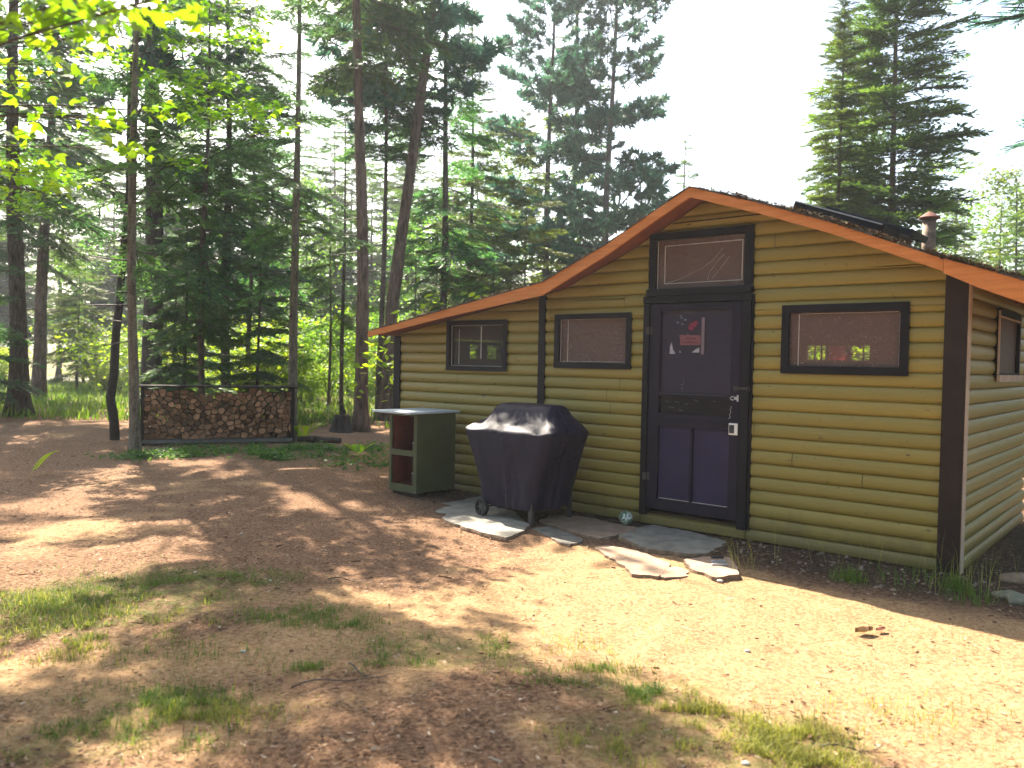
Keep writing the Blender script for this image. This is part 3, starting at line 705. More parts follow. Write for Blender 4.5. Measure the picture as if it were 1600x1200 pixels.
# ------------------------------------------------------------------ barbecue under its cover
go = np.array([.212, 7.739]); gza = float(gz(go[0], go[1])) + .024
GR = math.atan2(-.694, .72)
grill = empty('barbecue_cart', (go[0], go[1], gza), GR, 'wheeled barbecue cart standing under the black cover', 'barbecue')
def wheel(y):
    b = MB(); n = 24; prof = [(.06, -.018), (.082, -.021), (.088, -.013), (.088, .013), (.082, .021), (.06, .018)]
    vs = []; fs = []
    for k in range(n):
        a = 2 * PI * k / n
        for r, yy in prof: vs.append((r * math.cos(a), yy, r * math.sin(a)))
    P = len(prof)
    for k in range(n):
        for j in range(P): fs.append((k * P + j, k * P + (j + 1) % P, ((k + 1) % n) * P + (j + 1) % P, ((k + 1) % n) * P + j))
    b.add([(x - .64, yy + y, z + .086) for x, yy, z in vs], fs); o = b.build('wheel', M_RUBBER, grill, smooth=True)
    b = MB()
    for k in range(6):
        M = Matrix.Translation((-.64, y, .086)) @ Matrix.Rotation(k * PI / 3, 4, 'Y'); b.box(.012, .062, -.012, .012, -.007, .007, M=M)
    b.tube([(-.64, y - .019, .086), (-.64, y + .019, .086)], .016, 12); b.build('hub', M_HUB, o)
wheel(-.045); wheel(.58)
b = MB(); b.tube([(-.64, .0, .086), (-.64, .56, .086)], .008, 8); b.build('axle', M_DARKMETAL, grill)
for (x, y) in ((-.02, .02), (-.02, .58)):
    b = MB(); b.add([(x - .028, y - .02, 0), (x + .028, y - .02, 0), (x + .028, y + .02, 0), (x - .028, y + .02, 0), (x - .012, y - .018, .3), (x + .02, y - .018, .3), (x + .02, y + .018, .3), (x - .012, y + .018, .3)],
          [(3, 2, 1, 0), (4, 5, 6, 7), (0, 1, 5, 4), (1, 2, 6, 5), (2, 3, 7, 6), (3, 0, 4, 7)]); b.build('leg', M_DARKMETAL, grill)
b = MB(); b.box(-.66, -.03, .05, .55, .16, .18); b.build('bottom_shelf', M_DARKMETAL, grill)
b = MB(); b.box(-.62, -.06, .1, .52, .6, .86); b.build('firebox', M_DARKMETAL, grill)
b = MB(); b.box(-.9, -.64, .1, .5, .80, .83); b.box(-.04, .16, .1, .5, .80, .83); b.build('side_shelf', M_DARKMETAL, grill)
LV = [(.115, -.70, .015, -.005, .60, .07), (.30, -.745, .05, -.012, .605, .07), (.55, -.84, .12, -.022, .61, .06), (.80, -.955, .205, -.03, .615, .05), (.865, -.99, .235, -.03, .62, .045), (.885, -.995, .24, -.015, .615, .05),
      (.91, -.965, .225, .02, .60, .06), (.96, -.90, .185, .07, .575, .08), (1.03, -.815, .13, .125, .54, .1), (1.09, -.765, .08, .165, .51, .1), (1.125, -.735, .045, .20, .48, .09), (1.14, -.68, .0, .25, .44, .08), (1.145, -.5, -.15, .32, .38, .03)]
zs = [l[0] for l in LV]; NA = 128; lev = []
for a, c in zip(LV[:-1], LV[1:]):
    k = max(1, int(round(math.dist((a[0], a[2], a[3]), (c[0], c[2], c[3])) / .018)))
    for j in range(k): lev.append(tuple(a[q] + (c[q] - a[q]) * j / k for q in range(6)))
lev.append(LV[-1])
def rrect(x0, x1, y0, y1, r, n):
    cx, cy, hx, hy = (x0 + x1) / 2, (y0 + y1) / 2, (x1 - x0) / 2, (y1 - y0) / 2
    P = []
    for k in range(n):
        a = 2 * PI * (k + .5) / n; c, s_ = math.cos(a), math.sin(a)
        # ray against rounded box by scaled superellipse
        p = 2 + 10 * min(1., .05 / max(r, .01)); q = (abs(c) ** p + abs(s_) ** p) ** (-1 / p)
        P.append((cx + hx * c * q, cy + hy * s_ * q))
    return P
vs = []; nl = len(lev)
for i, l in enumerate(lev):
    for k, (x, y) in enumerate(rrect(*l[1:], NA)):
        z = l[0]; a = 2 * PI * (k + .5) / NA
        cx, cy = (l[1] + l[2]) / 2, (l[3] + l[4]) / 2
        nx, ny = x - cx, y - cy; nn = math.hypot(nx, ny) + 1e-6; nx /= nn; ny /= nn
        per = a * .75
        hem = sstep(.8, .12, z)
        cr = abs(float(fbm(np.array(per * 3.1 + z * 1.7 + 40), np.array(z * 2.3 - per * .8), 3)) - .5); dsp = -.012 * math.exp(-(cr / .012) ** 2) + (fbm(np.array(per * 5 + 3), np.array(z * 1.1), 3) - .5) * .10 * hem + (fbm(np.array(per * 13), np.array(z * 5 + 9), 3) - .5) * .014
        dsp = dsp + (fbm(np.array(per * 3 + 20), np.array(z * 7), 3) - .5) * .022 * sstep(.8, .95, z) * sstep(1.14, 1.05, z)
        # sags between the side shelves and the hood
        sag = 0
        if z > .87:
            sag = -.05 * math.exp(-((x + .80) / .10) ** 2 - ((y - .12) / .16) ** 2) - .03 * math.exp(-((x - .08) / .05) ** 2) - .03 * math.exp(-((x + .3) / .2) ** 2 - ((y - .08) / .05) ** 2) * sstep(.88, .95, z)
            sag += .028 * math.exp(-(((x - .02) - (.2 - y) * .75) / .035) ** 2) * sstep(.87, .93, z) * sstep(1.13, 1.05, z)
            sag += .02 * math.exp(-(((x + .62) + (.2 - y) * .9) / .04) ** 2) * sstep(.87, .93, z) * sstep(1.13, 1.05, z)
        if i <= 1: z += (fbm(np.array(per * 4), np.array(2.2), 2) - .5) * .05
        if z > .12 and i: z += hem * 0
        pk = sstep(.06, .0, abs(z - .87))
        z = z + (fbm(np.array(per * 2.5 + 7), np.array(.5), 2) - .5) * .05 * pk
        vs.append((x + nx * float(dsp), y + ny * float(dsp), float(z) + sag))
fs = []
for i in range(nl - 1):
    for k in range(NA): fs.append((i * NA + k, i * NA + (k + 1) % NA, (i + 1) * NA + (k + 1) % NA, (i + 1) * NA + k))
fs.append(tuple((nl - 1) * NA + k for k in range(NA)))
b = MB(); b.add(vs, fs); cov = b.build('grill_cover', M_COVER, None, smooth=True)
cov.location = (go[0], go[1], gza); cov.rotation_euler = (0, 0, GR)
tag(cov, 'black vinyl cover draped over the barbecue beside the cabin door', 'cover')

# ------------------------------------------------------------------ flagstones, painted rock, small things
Z4 = lambda x, y: (640 + x / 2.963, 740 + y / 2.963)
STONES = [
 ([(78, 105), (140, 94), (330, 96), (420, 105), (450, 130), (400, 150), (480, 165), (560, 235), (520, 262), (450, 290), (330, 265), (250, 240), (160, 205), (150, 195), (175, 178), (120, 172), (130, 158), (190, 143)], M_STONE, .022, .9, 'large pale grey flagstone under the barbecue wheel'),
 ([(566, 243), (640, 232), (720, 256), (800, 288), (805, 298), (740, 318), (680, 300)], M_STONE, .014, .1, 'dark grey flagstone in front of the barbecue leg'),
 ([(600, 205), (640, 190), (730, 180), (830, 195), (960, 222), (1075, 245), (1000, 268), (880, 290), (800, 272), (730, 250)], M_STONEWARM, .02, .55, 'yellowish flagstone with the painted rock on its edge'),
 ([(1085, 243), (1130, 237), (1300, 268), (1470, 315), (1440, 340), (1375, 370), (1290, 372), (1190, 358), (1100, 350), (1040, 325), (965, 290)], M_STONE, .034, .6, 'blue grey flagstone slab below the cabin door'),
 ([(850, 330), (920, 322), (1000, 335), (1100, 362), (1200, 400), (1200, 425), (1150, 466), (1030, 455), (980, 410), (900, 360)], M_STONEWARM, .018, .6, 'long pinkish flagstone at the edge of the sunny sand'),
 ([(1168, 432), (1230, 420), (1285, 436), (1290, 463), (1180, 470), (1160, 466)], M_STONEWARM, .014, .8, 'smallest pinkish flagstone between two larger ones'),
 ([(1270, 400), (1350, 385), (1480, 388), (1525, 440), (1525, 468), (1480, 472), (1420, 482), (1400, 478), (1295, 437)], M_STONEWARM, .036, .9, 'rounded sandstone flagstone nearest the cabin corner'),
]
stone_top = {}
for idx, (poly, m, th, tn_, lab) in enumerate(STONES):
    rs = random.Random(idx)
    P = [np.array(ground_point(*Z4(*p), z=.02)) for p in poly]
    c = np.mean(P, 0); P2 = []
    for i in range(len(P)):
        a, d2 = P[i], P[(i + 1) % len(P)]; L = np.linalg.norm(d2 - a); k = max(1, int(L / .05)); nrm = np.array([-(d2 - a)[1], (d2 - a)[0]]) / max(L, 1e-6)
        for j in range(k): P2.append(a + (d2 - a) * j / k + nrm * rs.uniform(-.018, .018) * (1 if j else .3))
    z0 = float(gz(c[0], c[1])); top = z0 + th
    stone_top[idx] = top
    poly2 = [(p[0] - c[0], p[1] - c[1]) for p in P2]
    if sum(poly2[i][0] * poly2[(i + 1) % len(poly2)][1] - poly2[(i + 1) % len(poly2)][0] * poly2[i][1] for i in range(len(poly2))) < 0: poly2 = poly2[::-1]
    b = MB(); b.prism(poly2, -.06, th, 0, .012, tn_, mside=1)
    o = b.build('flagstone', [m, M_STONEEDGE]); o.location = (c[0], c[1], z0)
    tag(o, lab, 'flagstone', 'flagstones laid along the cabin front')
def lump(name, m, loc, r, sq=(1, 1, .8), seed=0, amp=.25, seg=20):
    vs = []; fs = []; ring = seg // 2
    for i in range(ring + 1):
        th = PI * i / ring
        for k in range(seg):
            ph = 2 * PI * k / seg; d = np.array([math.sin(th) * math.cos(ph), math.sin(th) * math.sin(ph), math.cos(th)])
            rr_ = r * (1 + amp * (float(fbm(np.array(d[0] * 1.5 + seed + d[2]), np.array(d[1] * 1.5 + d[2] * .7 + 5), 3)) - .5) * 2)
            vs.append(tuple(d * rr_ * np.array(sq)))
    for i in range(ring):
        for k in range(seg): fs.append((i * seg + k, (i + 1) * seg + k, (i + 1) * seg + (k + 1) % seg, i * seg + (k + 1) % seg))
    b = MB(); b.add(vs, fs); o = b.build(name, m, None, smooth=True); o.location = loc; return o
m_, n_, o_ = nt('white_and_green_painted_rock')
bsdf(n_, o_, ramp(n_, noise(n_, coords(n_), 16, 4, .65, .8), [(.40, (.10, .16, .11)), (.48, (.16, .24, .17)), (.53, (.62, .64, .58)), (.7, (.75, .76, .7))]), .6, .3)
p = ground_point(978, 818); tag(lump('painted_rock', m_, (p[0], p[1], float(gz(p[0], p[1])) + .078), .068, (1, 1, 1), 2, .08), 'round white and green mottled rock beside the door sill', 'rock')
for (px, py, ang, l, lab) in ((1121, 867, .15, .10, 'small dark grey metal strip lying on the sandstone, farthest of three'), (1123, 873, .2, .12, 'small pale grey metal strip lying on the sandstone, middle of three'), (1124, 878, .1, .13, 'thin grey metal strip lying on the sandstone, nearest of three')):
    p = ground_point(px, py, .05); b = MB(); b.box(-l / 2, l / 2, -.013, .013, 0, .012); b.box(-l / 2 + .01, l / 2 - .01, -.009, .009, .0121, .016)
    o = b.build('metal_strip', M_DARKMETAL if 'dark' in lab else M_METAL, None, bevel=.002); o.location = (p[0], p[1], stone_top[6] + .001); o.rotation_euler = (0, 0, ang); tag(o, lab, 'metal strip', 'metal strips on the sandstone')
M_PEBBLE = simple('pale_pebble', (.36, .33, .28), (.5, .46, .4), 20)
for (px, py, r, lab) in ((380, 1015, .02, 'small white pebble in the shaded dirt left of the grass'), (1125, 908, .03, 'white chip of stone at the foot of the rounded sandstone'), (1168, 1011, .022, 'small whitish pebble on the sunny sand'), (1165, 1192, .022, 'whitish pebble in the nearest yellow grass'), (422, 905, .018, 'tiny pale pebble in the middle of the shaded yard'), (377, 834, .02, 'tiny pale pebble on the farther dirt')):
    p = ground_point(px, py); tag(lump('pebble', M_PEBBLE, (p[0], p[1], float(gz(p[0], p[1])) + r * .3), r * .7, (1.2, 1, .6), px, .3, 12), lab, 'pebble', 'pale pebbles on the yard')
# rocks at the right edge by the corner
M_ROCK = simple('grey_green_rock', (.14, .14, .10), (.26, .24, .18), 14, bmp=.5)
for k, (px, py, r, lab) in enumerate(((1590, 905, .085, 'tan layered rock near the cabin corner, rearmost of four'), (1580, 930, .07, 'grey green rock near the cabin corner, in the middle of four'), (1598, 938, .08, 'grey rock at the right edge near the cabin corner'), (1568, 927, .05, 'smallest grey green rock beside the grass tuft at the corner'))):
    p = ground_point(px, py); tag(lump('rock', M_STONEWARM if k == 0 else M_ROCK, (p[0], p[1], float(gz(p[0], p[1])) + r * .25), r, (1.4, 1, .55), k * 3.3, .4), lab, 'rock', 'rocks by the cabin corner')
# curled dead leaf
def dead_leaf(loc, size, rz, curl, m, seed):
    b = MB(); n = 8; vs = []; fs = []; rs = random.Random(seed)
    for i in range(n + 1):
        t = i / n; wv_ = size * .28 * math.sin(PI * t) ** .7 + .001
        for s in (-1, 0, 1): vs.append(((t - .5) * size, s * wv_, curl * size * (abs(s) * .5 + .7 * (t - .4) ** 2) + rs.uniform(0, .004)))
    for i in range(n):
        for j in (0, 1): fs.append((i * 3 + j, i * 3 + j + 1, i * 3 + 4 + j, i * 3 + 3 + j))
    b.add(vs, fs); o = b.build('dead_leaf', m); o.location = loc; o.rotation_euler = (0, 0, rz); return o
M_DEAD = leafmat('brown_dead_leaf', (.12, .055, .03), (.16, .08, .04), .15, 0, .7)
M_DEADP = leafmat('pale_dead_leaf', (.16, .12, .09), (.30, .24, .18), .1, 0, .7)
for (px, py, s, rz, cu, m, lab) in ((1350, 984, .12, .2, .35, M_DEAD, 'curled brown dead leaf on the sunny sand'), (1376, 982, .08, .5, .2, M_DEAD, 'small brown leaf tip just behind the curled dead leaf'), (1428, 1008, .04, 1, .2, M_DEAD, 'tiny brown leaf on the sand right of the curled leaf'), (1330, 1142, .06, 2.3, .3, M_DEAD, 'brown leaf lying on the nearest sand at the right')):
    p = ground_point(px, py); tag(dead_leaf((p[0], p[1], float(gz(p[0], p[1])) + .012), s, rz, cu, m, px), lab, 'leaf', 'brown dead leaves on the sand')

# ------------------------------------------------------------------ woodpile
wl = np.array([-6.30, 13.80]); wr = np.array([-4.02, 14.69]); wz = float(gz(-5.1, 14.2))
wang = math.atan2(wr[1] - wl[1], wr[0] - wl[0]); WL = float(np.linalg.norm(wr - wl))
rack = empty('firewood_rack', (wl[0], wl[1], wz), wang, 'dark wooden rack holding the stacked split firewood', 'rack')
for x in (-.05, WL + .0):
    b = MB(); b.box(x, x + .06, .0, .42, -.05, .99); b.build('end_post', M_CHAR, rack)
b = MB(); b.box(-.1, WL + .1, -.06, .50, .992, 1.02); b.build('top_board', M_CHAR, rack)
b = MB(); b.box(-.02, WL + .02, -.02, .06, .02, .085); b.box(-.02, WL + .02, .34, .42, .02, .085); b.build('base_rail', simple('grey_plank', (.12, .11, .10), (.2, .18, .16), 6), rack)
M_GRAIN = simple('split_wood_end_grain', (.17, .08, .042), (.38, .20, .11), 9, (1, 1, 1), rough=.85, bmp=.4, fine=70, tone_amt=.6)
M_LOGBARK = simple('split_wood_bark', (.05, .03, .022), (.12, .07, .05), 12, rough=.9)
def clip(poly, p, nrm):
    out = []
    for i in range(len(poly)):
        a, c = poly[i], poly[(i + 1) % len(poly)]; da, dc = np.dot(a - p, nrm), np.dot(c - p, nrm)
        if da <= 0: out.append(a)
        if (da < 0) != (dc < 0) and abs(da - dc) > 1e-12: out.append(a + (c - a) * (da / (da - dc)))
    return out
lr = np.random.default_rng(21); seeds = []
nr = 10
for r in range(nr):
    x = lr.uniform(.0, .06)
    while x < WL:
        seeds.append((x, .10 + (r + .5) / nr * .83 + lr.uniform(-.045, .045))); x += lr.uniform(.06, .165)
seeds = np.array(seeds)
def topz(x): return .915 + .04 * math.sin(x * 4.1) + .03 * math.sin(x * 11.3) + .015 * math.sin(x * 29)
for i, s0 in enumerate(seeds):
    poly = [np.array(p) for p in ((-.0, .09), (WL, .09), (WL, topz(s0[0])), (0., topz(s0[0])))]
    near = np.argsort(((seeds - s0) ** 2).sum(1))[1:16]
    for j in near:
        mid = (s0 + seeds[j]) / 2; poly = clip(poly, mid, seeds[j] - s0)
        if len(poly) < 3: break
    if len(poly) < 3: continue
    P = np.array(poly); c = P.mean(0)
    rad = np.sqrt(((P - c) ** 2).sum(1)).max()
    if rad < .025: continue
    # round some corners so that it reads as a split wedge
    R = []
    big = int(lr.integers(0, len(P)))
    for q in range(len(P)):
        a, bq, d_ = P[q - 1], P[q], P[(q + 1) % len(P)]
        if q == big: R.append(bq); continue
        R += [bq + (a - bq) * .3, bq + ((a + d_) / 2 - bq) * .12, bq + (d_ - bq) * .3]
    R = c + (np.array(R) - c) * lr.uniform(.80, .97)
    y0 = lr.uniform(-.07, .08); y1 = y0 + lr.uniform(.38, .42)
    n = len(R); b = MB(); ins = c + (R - c) * .93; t = lr.random()
    vs = [(p[0] - c[0], y0, p[1] - c[1]) for p in ins] + [(p[0] - c[0], y0 + .006, p[1] - c[1]) for p in R] + [(p[0] - c[0], y1, p[1] - c[1]) for p in R]
    fs = [tuple(range(n))] + [(k, n + k, n + (k + 1) % n, (k + 1) % n) for k in range(n)] + [(n + k, 2 * n + k, 2 * n + (k + 1) % n, n + (k + 1) % n) for k in range(n)] + [tuple(range(2 * n, 3 * n))[::-1]]
    b.add(vs, fs, 1, t)
    for k in range(0, n + 1): b.m[k] = 0
    b.m[-1] = 0
    o = b.build('firewood_log', [M_GRAIN, M_LOGBARK])
    lx = Matrix.Rotation(wang, 3, 'Z') @ Vector((c[0], 0, c[1])); o.location = (wl[0] + lx.x, wl[1] + lx.y, wz + lx.z); o.rotation_euler = (0, 0, wang)
    tag(o, 'split firewood log stacked in the dark wooden rack', 'log', 'split logs stacked in the firewood rack')
# fallen log, stump
p = ground_point(500, 692); b = MB(); b.tube([(-.45, .1, .06), (-.1, .02, .07), (.4, -.08, .06)], [.05, .06, .055], 10); o = b.build('fallen_log', M_BARK); o.location = (p[0], p[1], float(gz(*p))); tag(o, 'grey fallen log lying right of the woodpile', 'log')
p = ground_point(533, 674); st = empty('tree_stump', (p[0], p[1], float(gz(*p))), 0, 'dark round stump in front of the distant bright trees', 'stump')
b = MB(); b.tube([(0, 0, -.05), (0, 0, .1), (0.03, 0, .36)], [.30, .22, .17], 14); b.build('stump_wood', M_BARKDARK, st)
b = MB(); b.tube([(0.03, 0, .361), (0.03, 0, .37)], .15, 14); b.build('cut_face', M_BARK, st)
b = MB(); b.tube([(.02, 0, .37), (.03, 0, .44), (.0, .0, .56), (.02, 0, .6)], [.05, .07, .05, .02], 10); o = b.build('weathered_knob', M_BARKDARK, st)

# ------------------------------------------------------------------ conifer boughs (unit length along +x)
def unit(v): return v / np.maximum(np.linalg.norm(v, axis=-1, keepdims=True), 1e-9)
def diamonds(B, Dr, Wd, l, w, at=.45):
    """leaf shaped quads: base B, direction Dr, width direction Wd"""
    l = np.asarray(l)[:, None]; w = np.asarray(w)[:, None]
    m = B + Dr * l * at
    return np.stack([B, m + Wd * w * .5, B + Dr * l, m - Wd * w * .5], 1)
def fir_bough(seed, ntw=30, dens=.036, sl=.105, sw=.030, spread=.44, droop=.22):
    r = np.random.default_rng(seed); B = []; Dv = []; Wv = []; L = []; Wd = []; wood = []
    ax = lambda t: np.array([t, .03 * math.sin(3 * t + seed), -droop * t * t + .08 * t ** 3])
    for k in range(ntw):
        t = .14 + .86 * (k + r.random() * .6) / ntw
        if r.random() < .07: continue
        side = 1 if k % 2 else -1; p = ax(min(t, 1.))
        ln = (spread * (1 - t) ** .75 * min(1, t * 2.6 + .25) + .07) * r.uniform(.7, 1.15)
        an = side * math.radians(r.uniform(42, 62) * (1 - .25 * t)); d = np.array([math.cos(an), math.sin(an), r.uniform(-.28, .06)]); d /= np.linalg.norm(d)
        wood.append((p, p + d * ln * .9))
        n = max(2, int(ln / dens)); pd = np.array([-d[1], d[0], 0]); pd /= np.linalg.norm(pd)
        for j in range(n + 1):
            s = j / n; q = p + d * ln * s + np.array([0, 0, -.10 * ln * s * s])
            for sd in ((1, -1) if j < n else (0,)):
                dd = d * .8 + pd * sd * r.uniform(.4, .8) + np.array([0, 0, r.uniform(-.3, .25)]); dd /= np.linalg.norm(dd)
                wv = np.cross(dd, [0, 0, 1.]) + r.normal(0, .45, 3); wv /= np.linalg.norm(wv)
                B.append(q); Dv.append(dd); Wv.append(wv); L.append(sl * r.uniform(.7, 1.25)); Wd.append(sw * r.uniform(.7, 1.3))
    V = diamonds(np.array(B), np.array(Dv), np.array(Wv), np.array(L), np.array(Wd))
    return V, [(ax(i / 5), ax((i + 1) / 5)) for i in range(5)], wood
def pine_bough(seed, nb=13, tuft=20, nl=.14, nw=.024):
    r = np.random.default_rng(seed + 99); B = []; Dv = []; Wv = []; L = []; Wd = []; wood = []
    ax = lambda t: np.array([t, .05 * math.sin(2.5 * t + seed), .02 * t + .10 * t * t])
    tips = []
    for k in range(nb):
        t = .3 + .7 * (k + r.random() * .7) / nb; p = ax(t); side = 1 if k % 2 else -1
        ln = (.34 * (1 - t) ** .6 + .06) * r.uniform(.6, 1.2); an = side * math.radians(r.uniform(30, 65))
        d = np.array([math.cos(an), math.sin(an), r.uniform(.0, .45)]); d /= np.linalg.norm(d)
        wood.append((p, p + d * ln))
        for s in (.45, .75, 1.0):
            if r.random() < .85: tips.append((p + d * ln * s, d))
    tips.append((ax(1.), np.array([1, 0, .3])))
    for q, d in tips:
        for j in range(tuft):
            dd = unit(d * .9 + r.normal(0, .75, 3) + np.array([0, 0, .15])); wv = unit(np.cross(dd, r.normal(0, 1, 3)))
            B.append(q - dd * .01); Dv.append(dd); Wv.append(wv); L.append(nl * r.uniform(.6, 1.15)); Wd.append(nw * r.uniform(.7, 1.3))
    return diamonds(np.array(B), np.array(Dv), np.array(Wv), np.array(L), np.array(Wd)), [(ax(i / 5), ax((i + 1) / 5)) for i in range(5)], wood
def strips(segs, w0):
    V = []
    for a, c in segs:
        d = c - a; s = np.cross(d, [0, 0, 1.]); s = s / (np.linalg.norm(s) + 1e-9) * w0; u = np.array([0, 0, w0])
        V.append([a - s, a + s, c + s * .6, c - s * .6]); V.append([a - u, a + u, c + u * .6, c - u * .6])
    return np.array(V)
BOUGHS = {'fir': [fir_bough(i) for i in range(6)], 'spruce': [fir_bough(i + 20, 28, .038, .10, .034, .40, .36) for i in range(5)],
          'pine': [pine_bough(i) for i in range(5)], 'far': [fir_bough(i + 40, 18, .07, .18, .062, .46, .2) for i in range(4)]}
BOUGHS['near'] = [fir_bough(i + 60, 34, .018, .045, .009, .42, .2) for i in range(3)]
def crown_mesh(name, kind, mat, H, hb, Lmax, step, per, seed, shape=1.0, top_up=25, low=-22, gap=.1, thin=0., keep=None):
    r = np.random.default_rng(seed); NV = []; WV = []; TN = []; TW = []
    h = hb
    while h < H - .15:
        f = (h - hb) / (H - hb); prof = (1 - f) ** shape * min(1, .55 + f * 3.5)
        a0 = r.uniform(0, 2 * PI); n = max(3, int(per * (1 - .25 * f) + r.uniform(-.8, .8)))
        for k in range(n):
            if r.random() < gap: continue
            az = a0 + 2 * PI * k / n + r.uniform(-.45, .45)
            if keep is not None and not keep(az, h): continue
            L = max(.22, Lmax * prof * (r.uniform(.35, .8) if r.random() < .3 else r.uniform(.75, 1.2))); pit = math.radians(low + (top_up - low) * f + r.uniform(-9, 9)); rol = r.uniform(-.35, .35)
            V, ax, wd = BOUGHS[kind][int(r.integers(len(BOUGHS[kind])))]
            if thin: V = V[r.random(len(V)) > thin]
            R = np.array(Matrix.Rotation(az, 3, 'Z') @ Matrix.Rotation(-pit, 3, 'Y') @ Matrix.Rotation(rol, 3, 'X'))
            p = np.array([0, 0, h + r.uniform(-.5, .5) * step])
            NV.append((V.reshape(-1, 3) * L) @ R.T + p); t = r.uniform(.1, .9)
            TN.append(np.repeat(np.clip(t + r.normal(0, .22, len(V)), 0, 1), 4))
            sg = strips([(a, c) for a, c in ax], .010) if True else None
            W2 = np.concatenate([sg, strips(wd, .004)]) if len(wd) else sg
            WV.append((W2.reshape(-1, 3) * L) @ R.T + p)
        h += step * r.uniform(.7, 1.3) * (1 - .35 * f)
    N = np.concatenate(NV); Wd = np.concatenate(WV)
    V = np.concatenate([N, Wd]); q = np.arange(len(V)).reshape(-1, 4)
    mi = np.concatenate([np.zeros(len(N) // 4), np.ones(len(Wd) // 4)])
    tone = np.concatenate(TN + [np.full(len(Wd), .5)])
    return np_mesh(name, V, [q], [mat, M_TWIG], mi, tone)
def trunk_mesh(name, H, r0, mat, seed, wig=.05, snags=(0, 0), n=12, flare=.5, top=.12, path=None):
    r = random.Random(seed); b = MB(); pts = []; rad = []
    m = 26
    for i in range(m + 1):
        f = (i / m) ** 1.6; z = f * H - .12 * (i == 0)
        if path: x = np.interp(z, path[0], path[1]); y = np.interp(z, path[0], path[2])
        else: x = wig * math.sin(z * .55 + seed) * min(1, z / 3); y = wig * math.cos(z * .43 + seed * 2) * min(1, z / 3) - wig * math.cos(seed * 2) * min(1, z / 3)
        pts.append((x, y, z)); rad.append(r0 * ((1 - f) ** .8 * (1 - top) + top * .3) * (1 + flare * math.exp(-max(z, 0) / (1.6 * r0 + .05))))
    b.tube(pts, rad, n)
    nv = len(b.v)
    for i in range(nv):
        x, y, z = b.v[i]; k = i // n; a = 2 * PI * (i % n) / n; cx, cy, _ = pts[min(k, m)]
        s = 1 + (float(fbm(np.array(a * 1.3 + seed), np.array(z * .8), 2)) - .5) * (.28 + .5 * math.exp(-max(z, 0) / (2 * r0 + .05)))
        b.v[i] = (cx + (x - cx) * s, cy + (y - cy) * s, z)
    z0, z1 = snags
    z = z0
    while z < z1:
        az = r.uniform(0, 2 * PI); L = r.uniform(.35, 1.3) * min(1, r0 * 6 + .3); dz = r.uniform(-.35, .15)
        x = np.interp(z, [p[2] for p in pts], [p[0] for p in pts]); y = np.interp(z, [p[2] for p in pts], [p[1] for p in pts])
        P = [(x, y, z)] + [(x + math.cos(az + q * .12) * L * q / 3, y + math.sin(az + q * .12) * L * q / 3, z + dz * L * (q / 3) ** 1.5) for q in (1, 2, 3)]
        b.tube(P, [.012 + r0 * .05, .010, .007, .003], 4, 1, False)
        for q in (1, 2, 3):
            a2 = az + r.choice((-1, 1)) * r.uniform(.5, 1.1); l2 = L * r.uniform(.2, .4); b.tube([P[q], (P[q][0] + math.cos(a2) * l2, P[q][1] + math.sin(a2) * l2, P[q][2] + r.uniform(-.3, .1) * l2)], [.006, .002], 3, 1, False)
        z += r.uniform(.10, .32)
    me = bpy.data.meshes.new(name); me.from_pydata(b.v, [], b.f); me.materials.append(mat); me.materials.append(M_TWIG)
    me.polygons.foreach_set('material_index', b.m); me.polygons.foreach_set('use_smooth', [True] * len(b.f)); me.update(); return me
def plant_tree(name, xy, trunk, crown, rz, tilt=0., sc=1., crown_z=0., label=None, cat='tree', group=None, crown_sc=1.):
    z = float(gz(xy[0], xy[1]))
    e = empty(name, (xy[0], xy[1], z), 0, label, cat, group); e.scale = (sc, sc, sc)
    e.rotation_euler = (0, math.radians(tilt), 0)
    t = link(bpy.data.objects.new('trunk', trunk), e); t.rotation_euler = (0, 0, rz)
    if crown is not None:
        c = link(bpy.data.objects.new('crown', crown), e); c.rotation_euler = (0, 0, rz * 1.7 + 1); c.location = (0, 0, crown_z); c.scale = (crown_sc, crown_sc, 1)
    return e

